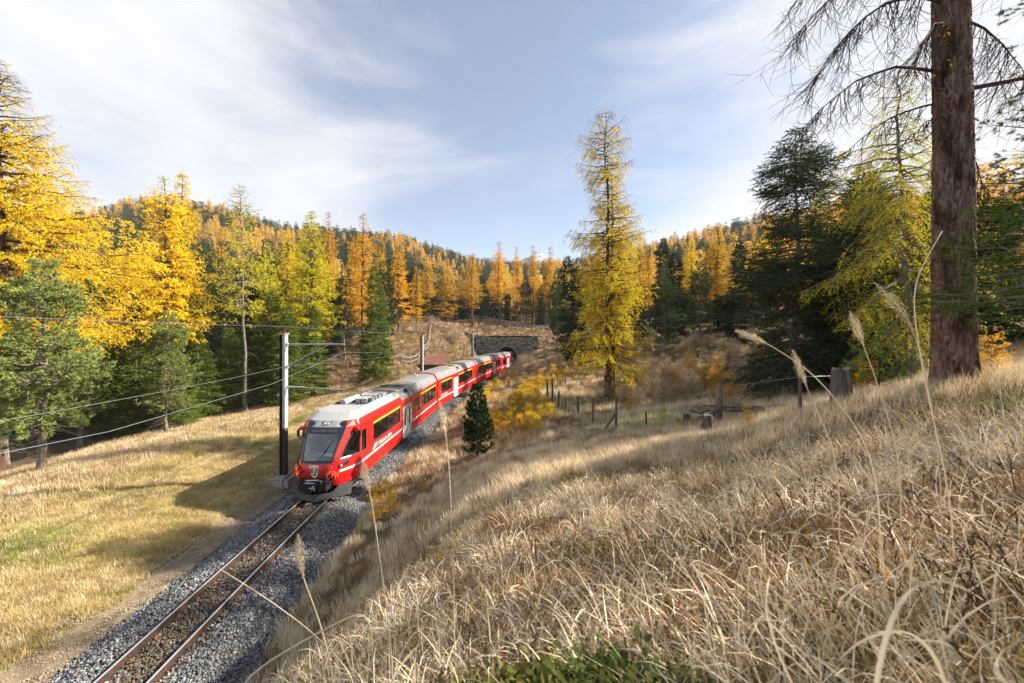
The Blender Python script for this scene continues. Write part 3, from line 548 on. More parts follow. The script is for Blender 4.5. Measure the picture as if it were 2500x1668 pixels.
# forested slopes: the nearest trees singly, the rest as one mass
rf = np.random.default_rng(5)
n = 60000; fx = rf.uniform(-620, 620, n); fy = rf.uniform(40, 640, n)
ax = 1250 + FPX * fx / fy
keep = (ax > -700) & (ax < 3200) & ((fy > 103) | (np.abs(fx) > 46))
D_ = np.interp(ax, RX, RD); keep &= fy < D_ * 1.04
keep &= rf.random(n) < np.clip(.85 - fy / 900, .25, 1) * .62
fx, fy = fx[keep], fy[keep]; fz = H(fx, fy) - .3
ax = 1250 + FPX * fx / fy
lar = vnoise(fx, fy, 45, 9) + .25 * vnoise(fx, fy, 12, 8) + np.where(ax > 1450, .30, 0) - np.where((ax > 850) & (ax < 1150), .12, 0) + np.where(ax<850,.06,0)
k = np.where(lar > np.where(ax < 1450, .84, .76), rf.integers(0, 2, len(fx)), 2 + rf.integers(0, 2, len(fx)))
sc_ = rf.uniform(.65, 1.15, len(fx)) * np.where(fy > 200, .95, 1); rot = np.stack([0 * fx, 0 * fx, rf.uniform(0, 6.28, len(fx))], 1)
order = np.argsort(fy + np.where((ax > 150) & (ax < 2250), 0, 1000)); nn = 260
near = order[:nn]; rest = order[nn:]
srcs = ['f_larch', 'f_larch2', 'f_spruce', 'f_pine']
for i in near:
    o = bpy.data.objects.new(('larch_tree', 'larch_tree', 'spruce_tree', 'stone_pine')[k[i]], PROTO[srcs[k[i]]][0]); COL.objects.link(o)
    o.location = (fx[i], fy[i], fz[i]); o.rotation_euler = rot[i]; s = sc_[i]; o.scale = (s * 1.05, s * 1.05, s)
    if k[i] < 2: tag(o, 'distant orange larch among the forest on the slopes beyond the hill', 'tree', 'distant larches on the slopes')
    else: tag(o, 'distant dark conifer among the forest on the slopes beyond the hill', 'tree', 'distant dark conifers on the slopes')
scatter('forest', np.stack([fx, fy, fz], 1)[rest], rot[rest], sc_[rest], k[rest], [PROTO[s][0] for s in srcs])

# ------------------------------------------------------------------ railway
TH = 7.1 / 7.1
def tp(y, d=0, z=0):
    """point beside the track: y along, d to the right of the centre line, z above the rail head"""
    c = Xc(y); s = dXc(y); k = 1 / math.sqrt(1 + s * s)
    return np.array([c + d * k, y - d * k * s, rz(y) + z])
def strip(name, prof, y0, y1, dy, m, kind='structure', jitter=0):
    ys = np.arange(y0, y1 + dy, dy); rgen = np.random.default_rng(3)
    P = np.array([[tp(y, d, z) for d, z in prof] for y in ys])
    if jitter: P += rgen.normal(0, jitter, P.shape)
    k_ = len(prof); i = np.arange(len(ys) - 1)[:, None] * k_ + np.arange(k_ - 1)[None]
    b = MB(); b.add(P, np.stack([i, i + 1, i + k_ + 1, i + k_], -1).reshape(-1, 4)); o = b.build(name, m, smooth=True)
    return tag(o, kind=kind) if kind else o
dd = np.linspace(-2.35, 2.25, 24)
prof = [(d, -.17 - .36 * sstep(1.15, 2.2, abs(d)) - .02) for d in dd]
strip('ballast_bed', prof, -6, 110, .5, M_BALLAST, jitter=.008)
# gravel footpath left of the ballast
pb = MB(); ys = np.arange(-6, 40, .3); pd = np.linspace(-3.45, -2.2, 8); PP = []
for y in ys:
    for d in pd:
        q = tp(y, d - .35 * math.sin(y * .35) * (d < -2.3)); q[2] = max(H(q[0], q[1]), rz(y) - .52) + .03 + .02 * math.sin(y * 5 + d * 9) * math.sin(d * 13); PP.append(q)
i = np.arange(len(ys) - 1)[:, None] * 8 + np.arange(7)[None]; pb.add(PP, np.stack([i, i + 1, i + 9, i + 8], -1).reshape(-1, 4)); tag(pb.build('footpath', M_PATH, smooth=True), kind='structure')

track = empty('railway_track', tp(0), label='single narrow gauge track curving from the lower left towards the tunnel', cat='railway track')
def part(b, name, m, parent, smooth=False):
    """world-space mesh parented without moving"""
    o = b.build(name, m, None, smooth); o.parent = parent; o.matrix_parent_inverse = parent.matrix_world.inverted() if False else Matrix.Translation(-parent.location); return o
for sgn in (-1, 1):
    pr = [(-.065, -.155), (-.065, -.14), (-.012, -.125), (-.012, -.045), (-.034, -.035), (-.034, -.004), (-.026, 0), (.026, 0), (.034, -.004), (.034, -.035), (.012, -.045), (.012, -.125), (.065, -.14), (.065, -.155)]
    ys = np.concatenate([np.arange(-3, 40, .5), np.arange(40, 110, 1.5)]); P = np.array([[tp(y, sgn * .535 + a, z) for a, z in pr] for y in ys]); kk = len(pr)
    b = MB(); i = np.arange(len(ys) - 1)[:, None] * kk + np.arange(kk - 1)[None]; F = np.stack([i, i + 1, i + kk + 1, i + kk], -1)
    b.add(P, F[:, [0, 1, 2, 3, 4, 5, 9, 10, 11, 12]].reshape(-1, 4), 1); b.f.append(F[:, [5, 6, 7, 8]].reshape(-1, 4) if False else F[:, [6]].reshape(-1, 4)); b.m.append(0)
    b.f.append(F[:, [5, 7, 8]].reshape(-1, 4)); b.m.append(1)
    part(b, 'rail', [M_RAILTOP, M_RUST], track)
b = MB(); b.box((0, 0, -.222), (1.86, .20, .09), taper=.93)
for s in (-1, 1):
    for a in (-1, 1): b.box((s * .535 + a * .10, 0, -.145), (.07, .10, .05)); b.box((s * .535 + a * .10, 0, -.115), (.03, .03, .05))
sl_me = b.build('sleeper', M_SLEEP, link=False).data
y = 2.0
while y < 40:
    o = bpy.data.objects.new('sleeper', sl_me); COL.objects.link(o); o.parent = track; q = tp(y); o.location = Vector(q) - track.location; o.rotation_euler = (0, 0, -math.atan(float(dXc(y)))); y += .68
# ballast stones
def rock_mesh(seed, name, m, r=1, sub=1):
    rg = np.random.default_rng(seed); import bmesh
    bm = bmesh.new(); bmesh.ops.create_icosphere(bm, subdivisions=sub, radius=r)
    for v in bm.verts: v.co = v.co * rg.uniform(.68, 1.15)
    s = rg.uniform(.55, 1.1, 3)
    for v in bm.verts: v.co = Vector((v.co.x * s[0] * 1.2, v.co.y * s[1], v.co.z * s[2] * .8))
    me = bpy.data.meshes.new(name); bm.to_mesh(me); bm.free(); me.materials.append(m); return me
rs = [rock_mesh(60 + i, 'gravel_stone', M_STONE) for i in range(4)] + [rock_mesh(70 + i, 'gravel_stone', M_STONEB) for i in range(3)]
rg = np.random.default_rng(12); n = 75000
yy = 5.5 + 44 * rg.random(n) ** 1.9; d = rg.uniform(-2.45, 2.35, n) + rg.normal(0, .08, n)
c = Xc(yy); s = dXc(yy); kq = 1 / np.sqrt(1 + s * s); PX = c + d * kq; PY = yy - d * kq * s; PZ = rz(yy) - .162 - .02 * (np.abs(d) > .7) - .36 * sstep(1.15, 2.2, np.abs(d)) + rg.uniform(-.01, .03, n)
ok = (np.abs(np.abs(d) - .535) > .075); 
brown = (np.abs(d) < .50) | ((np.abs(d) < .78) & (rg.random(n) < .5)); kk = np.where((brown & (rg.random(n) < .85)) | (rg.random(n) < .16), 4 + rg.integers(0, 3, n), rg.integers(0, 4, n))
scatter('ballast_gravel', np.stack([PX, PY, PZ], 1)[ok], rg.uniform(0, 6.28, (n, 3))[ok], (rg.uniform(.022, .042, n) * (1 + .012 * (yy - 6)))[ok], kk[ok], rs)

M_TAN = mat('tan_pebble', (.34, .28, .20), .9, vary=.5, rand='object')
rp_ = [rock_mesh(170 + i, 'pebble', M_TAN) for i in range(3)]; n = 26000; yy = 5 + 34 * rg.random(n) ** 1.8; d = rg.uniform(-3.7, -2.0, n) - .3 * rg.random(n) ** 2; c = Xc(yy); s = dXc(yy); kq = 1 / np.sqrt(1 + s * s); PX = c + d * kq; PY = yy - d * kq * s
scatter('path_pebbles', np.stack([PX, PY, np.maximum(H(PX, PY), rz(yy) - .52) + .035], 1), rg.uniform(0, 6.28, (n, 3)), rg.uniform(.008, .024, n), rg.integers(0, 3, n), rp_)

# ------------------------------------------------------------------ tunnel portal
YP = 81.2; hd = -math.atan(float(dXc(YP))); pc = tp(YP)
portal = empty('tunnel_portal', pc, hd, label='dark rubble stone tunnel portal with a low arch in the hillside', cat='tunnel portal')
HWA = 1.95; SPR = 2.55; CR = SPR + HWA; TOPZ = 6.6
def arch(n=24, hw=HWA, spr=SPR): 
    a = np.linspace(np.pi, 0, n); return [(-hw, -.6)] + [(hw * math.cos(t), spr + hw * math.sin(t)) for t in a] + [(hw, -.6)]
A = arch(); b = MB()
# wall face with arch opening, built as quads between the arch and the outer outline
WL, WR = -6.6, 6.4
outer = []
for (x, z) in A:
    if z < SPR - .01 or (x in (-HWA, HWA)): outer.append((WL if x < 0 else WR, max(z, -.6)))
    else:
        t = math.atan2(z - SPR, x); 
        k_ = min((TOPZ - SPR) / max(math.sin(t), 1e-4), (WR if x > 0 else -WL) / max(abs(math.cos(t)), 1e-4)); outer.append((k_ * math.cos(t), SPR + k_ * math.sin(t)))
V = [(x, 0, z) for x, z in A] + [(x, 0, z) for x, z in outer]; na_ = len(A)
b.add(V, [[i, i + 1, na_ + i + 1, na_ + i] for i in range(na_ - 1)])
b.add([(WL, 0, TOPZ), (WR, 0, TOPZ), (WR, 1.6, TOPZ), (WL, 1.6, TOPZ), (WL, 0, 2), (WL, 0, SPR)], [[0, 1, 2, 3]])
wall = b.build('wall', M_MORT, portal)
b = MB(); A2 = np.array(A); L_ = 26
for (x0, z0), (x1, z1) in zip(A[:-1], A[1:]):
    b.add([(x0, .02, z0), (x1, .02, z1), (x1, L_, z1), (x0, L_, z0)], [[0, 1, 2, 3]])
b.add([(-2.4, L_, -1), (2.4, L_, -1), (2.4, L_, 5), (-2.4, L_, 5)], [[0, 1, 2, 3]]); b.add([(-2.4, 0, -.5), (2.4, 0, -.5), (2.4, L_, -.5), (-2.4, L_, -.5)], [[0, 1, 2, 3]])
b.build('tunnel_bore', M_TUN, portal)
st = MB(); rg = np.random.default_rng(8); z = -.4
while z < TOPZ - .3:
    h = rg.uniform(.22, .42); x = WL
    while x < WR:
        w_ = rg.uniform(.3, .85); cx, cz = x + w_ / 2, z + h / 2
        inside = (abs(cx) < HWA + .42 and cz < SPR) or (math.hypot(cx, cz - SPR) < HWA + .50 and cz >= SPR)
        if not inside: st.box((cx, -.04 + rg.uniform(-.03, .03), cz), (w_ - .05, .14, h - .045), rot=Matrix.Rotation(rg.uniform(-.04, .04), 3, 'Y'))
        x += w_
    z += h
tag(st.build('masonry_stones', M_MASON, portal), kind='stuff')
for kx in range(19):
    t = math.pi * (kx + .5) / 19; b = MB(); b.box((math.cos(t) * (HWA + .24), -.07, SPR + math.sin(t) * (HWA + .24)), (.48, .2, .33), rot=Matrix.Rotation(-t, 3, 'Y')); b.build('arch_stone', M_MASON, portal)
x = WL - .1
while x < WR:
    b = MB(); b.box((x + .5, .15, TOPZ + .08), (.95, .75, .16)); b.build('coping_stone', M_MORT, portal); x += 1.0

# ------------------------------------------------------------------ catenary masts and wires
def mast(Y, d, arm=True, near=False, top=None, label=''):
    q = tp(Y, d); Hh = 7.05; ht = (7.1 if top is None else top)
    e = empty('catenary_mast', (q[0], q[1], q[2] - .25), -math.atan(float(dXc(Y))), label=label, cat='catenary mast', group='masts along the railway')
    z0 = .25; b = MB()
    for s in (-1, 1): b.box((s * .125, 0, z0 + ht / 2), (.026, .27, ht - .2), 0 if s < 0 else 1)
    b.box((0, 0, z0 + ht / 2), (.224, .014, ht - .2), 0)
    b.box((.1395, -.0, z0 + ht / 2 + 1.15), (.003, .271, ht - 2.5), 2)  # pale right-hand sheets: light grey paint, also colouring in the sunlit side
    b.box((.078, -.1375, z0 + ht / 2 + 1.15), (.125, .004, ht - 2.5), 2)
    b.build('steel_post', [M_POLE, M_POLE, M_POLEL], e)
    b = MB(); b.box((0, 0, .02), (.95, .85, .42), taper=.88); b.box((0, 0, .26), (.5, .45, .06)); b.build('concrete_base', M_CONC, e)
    b = MB(); b.box((0, 0, z0 + ht - .07), (.36, .36, .06)); b.build('cap_plate', M_POLEL, e)
    b = MB(); b.tube([(0, 0, z0 + ht - .04), (0, 0, z0 + ht + .04), (0, 0, z0 + ht + .05), (0, 0, z0 + ht + .3)], [.09, .09, .055, .05], 10); b.tube([(-.9, 0, z0 + ht + .32), (1.5, 0, z0 + ht + .16)], .018, 5); b.build('top_insulator', [M_INS], e)
    if arm:
        L_ = -d; zt = z0 + 6.52
        b = MB(); b.tube([(.14, 0, zt), (L_ + .15, 0, zt - .0)], .032, 8); b.box((.17, 0, zt), (.1, .16, .14)); b.build('bracket_tube', M_POLEL, e)
        b = MB(); b.tube([(.14, 0, zt - 1.1), (L_ * .78, 0, zt - .02)], .028, 8); b.box((.17, 0, zt - 1.1), (.1, .14, .12)); b.build('diagonal_strut', M_POLEL, e)
        b = MB(); b.tube([(L_ - .3, 0, zt - .02), (L_ - .2, 0, zt - .16), (L_ + .05, 0, zt - .38)], [.03, .055, .03], 8); b.build('hanging_insulator', M_INS, e)
        b = MB(); b.tube([(L_ + .05, 0, zt - .40), (.14, 0, zt - 1.13)], .008, 4); b.build('stay_wire', M_WIRE, e)
        zl = z0 + 4.42; b = MB(); b.tube([(.14, 0, zl), (.25, 0, zl), (1.0, 0, zl - .02)], [.05, .05, .045], 8); b.build('arm_insulator', M_POLEL, e)
        b = MB(); b.tube([(1.0, 0, zl - .02), (L_ + .2, 0, zl - .14)], .022, 6); b.tube([(L_ - .3, 0, zl - .12), (L_ - .05, 0, zl - .26)], .014, 5); b.build('registration_arm', M_POLEL, e)
    return e
mast(19.6, -2.82, label='nearest catenary mast on a concrete block left of the train front')
mast(43.5, -2.75, arm=False, top=6.8, label='second catenary mast rising behind the first coach')
mast(66, -2.7, top=7.2, label='third catenary mast near the tunnel portal')
def wire(name, pts, r, m, label, seg=10, sag=0):
    P = []
    for a, c in zip(pts[:-1], pts[1:]):
        t = np.linspace(0, 1, seg, endpoint=False)[:, None]; q = np.array(a) * (1 - t) + np.array(c) * t; q[:, 2] -= (sag * 4 * t * (1 - t))[:, 0]; P.append(q)
    P = np.concatenate(P + [np.array([pts[-1]])]); b = MB(); b.tube(P, r, 5, cap=False); return tag(b.build(name, m), label, 'overhead wire')
wire('contact_wire', [tp(-6, .3, 3.75), tp(6, .05, 3.72), tp(19.6, .1, 4.16), tp(43.5, 0, 4.3), tp(66, 0, 4.4), tp(90, 0, 4.3)], .005, M_WIRED, 'dark contact wire crossing low in front of the nearest mast')
wire('messenger_wire', [tp(-4, .1, 5.9), tp(7.7, .1, 5.18), tp(13.5, .1, 5.35), tp(19.6, .1, 6.1), tp(31, 0, 5.6), tp(43.5, 0, 6.1), tp(54, 0, 5.7), tp(66, 0, 6.3), tp(80.5, 0, 5.2)], .006, M_WIRE, 'pale upper wire sagging between the mast brackets')
wire('feeder_wire', [tp(-4, -2.7, 7.7), tp(19.6, -2.82, 7.4), tp(43.5, -2.75, 7.05), tp(66, -2.7, 7.3)], .006, M_WIRE, 'highest wire running over the tops of the masts', sag=.12)
wire('return_wire', [tp(-4, -3.1, 5.6), tp(19.6, -2.6, 5.45), tp(43.5, -2.55, 5.3), tp(66, -2.5, 5.2)], .006, M_WIRE, 'thin wire strung along the sides of the masts', sag=.25)

# ------------------------------------------------------------------ hut
hp = np.array([-10.9, 58.2]); hut = empty('track_hut', (hp[0], hp[1], .2), R(-6), label='small wooden hut with a red brown tiled roof beside the track', cat='hut')
b = MB(); b.box((0, 0, 1.15), (3.3, 2.4, 2.4)); b.build('wall', M_WOODD, hut)
b = MB(); b.box((-.6, -1.215, .95), (.9, .04, 1.9)); b.build('door', M_WOODG, hut)
b = MB(); sk = -1.0
rf0, rf1 = np.array([0, 1.45, 3.55]), np.array([sk, -1.7, 2.30])
def rp(u, v, h=0): return np.array([-2.1 + 4.2 * u, 0, h]) + rf0 * (1 - v) + rf1 * v
b.add([rp(0, 0, -.1), rp(1, 0, -.1), rp(1, 1, -.1), rp(0, 1, -.1), rp(0, 0, -.02), rp(1, 0, -.02), rp(1, 1, -.02), rp(0, 1, -.02)], [[3, 2, 1, 0], [4, 5, 6, 7], [0, 1, 5, 4], [1, 2, 6, 5], [2, 3, 7, 6], [3, 0, 4, 7]]); b.build('roof', M_WOODD, hut)
b = MB(); rg = np.random.default_rng(4)
for r_ in range(13):
    for c_ in range(22):
        u0, u1, v0, v1 = c_ / 22, (c_ + .93) / 22, r_ / 13, (r_ + 1.12) / 13; h0, h1 = rg.uniform(.0, .012), .07 + rg.uniform(0, .012)
        b.add([rp(u0, v0, h0), rp(u1, v0, h0), rp(u1, v1, h1), rp(u0, v1, h1), rp(u0, v1, h1 - .05), rp(u1, v1, h1 - .05), rp((u0 + u1) / 2, v0, h0 + .04), rp((u0 + u1) / 2, v1, h1 + .04)], [[0, 6, 7, 3], [6, 1, 2, 7], [3, 7, 5, 4]])
tag(b.build('roof_tiles', M_TILE, hut), kind='stuff')

# ------------------------------------------------------------------ fences
def fence(name, pts, ph, rails, m, label, r=.06, step=None, bent=0, rail_r=.045):
    P = np.array(pts, float); z = H(P[:, 0], P[:, 1]); e = empty(name, (P[0, 0], P[0, 1], z[0]), label=label, cat='fence'); o0 = np.array([P[0, 0], P[0, 1], z[0]]); rg = np.random.default_rng(len(pts))
    for i in range(len(P)):
        b = MB(); q = np.array([P[i, 0], P[i, 1], z[i]]) - o0; b.tube([q + (0, 0, -.3), q + (rg.normal(0, bent), 0, ph)], [r, r * .85], 7); b.build('post', m, e)
    for i in range(len(P) - 1):
        for h in rails:
            a = np.array([P[i, 0], P[i, 1], z[i] + h]) - o0; c = np.array([P[i+1, 0], P[i+1, 1], z[i+1] + h]) - o0; a[1] -= .08; c[1] -= .08
            b = MB(); b.tube([a, (a + c) / 2 + rg.normal(0, .02, 3), c], rail_r, 5); b.build('rail', m, e)
    return e
def polyl(ks, step):
    ks = np.array(ks, float); d = np.concatenate([[0], np.cumsum(np.linalg.norm(np.diff(ks, axis=0), axis=1))]); s = np.arange(0, d[-1] + .01, step); return np.stack([np.interp(s, d, ks[:, k]) for k in (0, 1)], 1)
fence('wooden_fence', polyl([(-8.0, 92.5), (-4.5, 92), (-1.0, 90.5), (2.5, 89.5), (5.2, 88.5), (8.5, 88.5)], 1.9), 1.35, (.6, 1.2), M_WOODL, 'pale two rail wooden fence on the hilltop over the tunnel', r=.13, rail_r=.085)
fence('wooden_fence', polyl([(-15.2, 76), (-14.4, 70), (-13.4, 64.5), (-13.6, 58), (-14.6, 53), (-16.0, 49)], 2.6), 1.3, (.6, 1.2), M_WOODL, 'two rail wooden fence climbing the bank left of the hut', r=.09, rail_r=.055)
fence('wooden_fence', polyl([(.8, 62), (3.2, 65.5), (6.8, 69.5), (10.5, 74)], 2.6), 1.05, (.45, .98), M_WOODG, 'low grey rail fence on the bank right of the tunnel', r=.07, bent=.08)
# wire mesh fence
wf = []
def postat(px, py0, py1, wpx, label=None):
    g = hit(px, py1); h = (py1 - py0) / FPX * g.y; return g, h, wpx / FPX * g.y / 2
PO = [(1336, 928, 979, 5), (1349, 923, 986, 5), (1361, 914, 947, 3), (1382, 910, 935, 3), (1405, 898, 925, 3), (1363, 955, 1000, 5), (1411, 966, 1022, 6), (1447, 972, 1042, 5), (1504, 964, 1050, 6), (1578, 1005, 1048, 5), (1757, 932, 1040, 11), (1846, 1000, 1032, 5), (1954, 915, 1028, 8)]
ew = hit(1757, 1040); e = empty('wire_mesh_fence', ew, label='old wire mesh fence on weathered posts crossing the rough meadow', cat='fence'); tops = []
rgp = np.random.default_rng(2)
for px_, a, c_, w_ in PO:
    g, h, r_ = postat(px_, a, c_, w_); q = g - ew; b = MB(); tl_ = rgp.normal(0, .04)
    b.tube([q + Vector((0, 0, -.3)), q + Vector((tl_ * .3, 0, h * .5)), q + Vector((tl_, 0, h * .96)), q + Vector((tl_ * 1.02, .0, h))], [r_ * 1.1, r_, r_ * .95, r_ * .6], 7); b.build('post', M_WOODG if w_ > 4 else M_WOODD, e); tops.append((q, h))
g = hit(1757, 1040); q = g - ew; b = MB(); b.tube([q + Vector((-.75, -.1, -.05)), q + Vector((0, 0, .75))], .07, 6); b.build('brace', M_WOODD, e)
g = hit(1504, 1050); q = g - ew; b = MB(); b.tube([q + Vector((-.6, -.1, -.05)), q + Vector((0, 0, .8))], .06, 6); b.build('brace', M_WOODD, e)
g = hit(1380, 1017); q = g - ew; b = MB(); b.tube([q + Vector((0, 0, -.1)), q + Vector((.1, 0, .9)), q + Vector((.12, 0, 1.1))], [.12, .08, .02], 6); b.build('post', M_WOODD, e)
b = MB(); b.tube([q + Vector((.45, 0, -.1)), q + Vector((.12, .05, 1.0))], [.07, .04], 6); b.build('brace', M_WOODG, e)
order_ = [4, 3, 2, 1, 0, 5, 6, 7, 8, 9, 10, 11, 12]; b = MB()
for a, c_ in zip(order_[4:-1], order_[5:]):
    (qa, ha), (qc, hc) = tops[a], tops[c_]; d_ = (qc - qa); nlen = d_.length; nv = int(nlen / .16)
    for i in range(nv + 1):
        t = i / max(nv, 1); p0 = qa.lerp(qc, t); gz = float(H(p0.x + ew.x, p0.y + ew.y)) - ew.z; b.tube([(p0.x, p0.y, gz), (p0.x, p0.y, gz + 1.05)], .0022, 3, cap=False)
    for h in (.15, .35, .55, .75, .95, 1.05):
        ks_ = [qa.lerp(qc, t) for t in np.linspace(0, 1, 9)]; b.tube([(p.x, p.y, float(H(p.x + ew.x, p.y + ew.y)) - ew.z + h) for p in ks_], .0028, 3, cap=False)
tag(b.build('wire_mesh', M_WIRE, e), kind='stuff')
b = MB(); g0 = hit(1846, 1032) - ew; b.tube([tops[10][0] + Vector((0, 0, 1.45)), tops[12][0] + Vector((0, 0, tops[12][1] * .95)), hit(2055, 990) - ew + Vector((0, 0, .95))], .006, 4); b.build('barbed_wire', M_WIRE, e)
# stumps, dead post, fallen branch
def stump(px_, y0, y1, w_, m, label, name='tree_stump', cat='tree stump', jag=.12):
    g, h, r_ = postat(px_, y0, y1, w_); rg = np.random.default_rng(int(px_)); b = MB(); n = 14; K = 7; th = np.linspace(0, 2 * np.pi, n, endpoint=False); V = []
    rn = rg.uniform(.8, 1.15, n)
    for k in range(K):
        zz = -.3 + (h + .3) * k / (K - 1); rr = r_ * rn * (1.25 - .3 * k / (K - 1)) * rg.uniform(.94, 1.06, n)
        zt = zz + (rg.uniform(-jag, jag * .2, n) * h if k == K - 1 else 0); V.append(np.stack([np.cos(th) * rr, np.sin(th) * rr, np.full(n, zz) + (zt - zz)], 1))
    V = np.concatenate(V + [np.array([[0, 0, h * .97]])]); i = np.arange(K - 1)[:, None] * n; j = np.arange(n)[None]
    b.add(V, np.stack([i + j, i + (j + 1) % n, i + n + (j + 1) % n, i + n + j], -1).reshape(-1, 4)); b.f.append(np.stack([(K-1)*n + j[0], (K-1)*n + (j[0] + 1) % n, np.full(n, K * n)], 1)); b.m.append(1)
    o = b.build(name, [m, M_WOODL]); o.location = g; return tag(o, label, cat)
stump(2055, 897, 1003, 44, M_WOODG, 'tall broken grey stump beside the little pine at the right')
stump(1676, 1008, 1036, 17, M_WOODD, 'short sawn stump in the meadow left of the braced post')
stump(1728, 1012, 1068, 24, M_WOODD, 'thick crooked old post stub in front of the braced post', name='post_stub', cat='post stub')
stump(1405, 1033, 1048, 20, M_WOODD, 'low dark stump left of the wire fence')
g = hit(1410, 1070); b = MB(); rg = np.random.default_rng(6)
b.tube([(0, 0, .12), (.9, -.45, .22), (1.7, -.9, .24), (2.5, -1.4, .12), (3.1, -1.9, .05)], [.012, .025, .04, .05, .055], 6)
for k in range(14):
    t = rg.uniform(.1, .9); p = np.array([3.1 * t, -1.9 * t, .18]); d_ = rg.normal(0, 1, 3) * (.25, .25, .12) + (0, 0, .12); b.tube([p, p + d_, p + d_ * 1.7 + (0, 0, -.05)], [.012, .008, .003], 4)
o = b.build('fallen_branch', M_WOODL); o.location = g + Vector((0, 0, .28)); tag(o, 'bare fallen branch lying in the dry grass in front of the wire fence', 'branch')
g = hit(1850, 1012); b = MB()
for k in range(16):
    p = rg.normal(0, 1, 3) * (1.1, .3, .0) + (0, 0, rg.uniform(.05, .3)); d_ = np.array([rg.normal(0, .8), rg.normal(0, .3), rg.normal(0, .06)]); b.tube([p - d_, p + d_], [.05, .02], 5)
o = b.build('branch_pile', M_WOODD); o.location = g; tag(o, 'dark pile of old branches behind the wire fence', 'branch pile')
for px_, py_, s_, lb in [(1380, 945, .28, 'pale rock beside the far fence posts'), (1322, 965, .22, 'flat pale stone by the yellow bushes'), (1168, 960, .35, 'flat grey stone at the edge of the ballast'), (1140, 1002, .45, 'grey boulder near the small dark pine'),
                         (1075, 1075, .7, 'long flat rock in the bank above the ballast'), (948, 1195, .28, 'small block at the foot of the bank beside the train'), (1570, 918, .3, 'rounded rock under the orange shrubs'), (1190, 1010, .3, 'low stone on the dirt track')]:
    g = hit(px_, py_); o = bpy.data.objects.new('rock', rock_mesh(int(px_), 'rock', M_ROCK, 1, 2)); COL.objects.link(o); o.location = g; o.scale = (s_ * 1.3, s_ * .8, s_ * .5); tag(o, lb, 'rock')

# ------------------------------------------------------------------ red train
def text_mesh(s, size, m, name, shear=.0, depth=.004, bold=0):
    cu = bpy.data.curves.new(name, 'FONT'); cu.body = s; cu.size = size; cu.extrude = depth; cu.shear = shear; cu.offset = bold; cu.resolution_u = 3
    o = bpy.data.objects.new(name, cu); COL.objects.link(o); bpy.context.view_layer.update()
    me = bpy.data.meshes.new_from_object(o.evaluated_get(bpy.context.evaluated_depsgraph_get())); bpy.data.objects.remove(o); me.materials.clear(); me.materials.append(m)
    r = bpy.data.objects.new(name, me); COL.objects.link(r); return r
SIDE_M = Matrix(((0, 0, 1, 0), (1, 0, 0, 0), (0, 1, 0, 0), (0, 0, 0, 1)))     # text x -> +y, text y -> +z, facing +x
HX = 1.325
def sx(z): return HX - .09 * (1 - sstep(.3, 1.0, z))
Y0, Y1, Y2, Y3, Y4 = 16.85, 35.4, 52.9, 70.2, 87.6
train = empty('train', tp(Y0), label='red passenger train with grey roof and white doors coming out of the tunnel', cat='train')
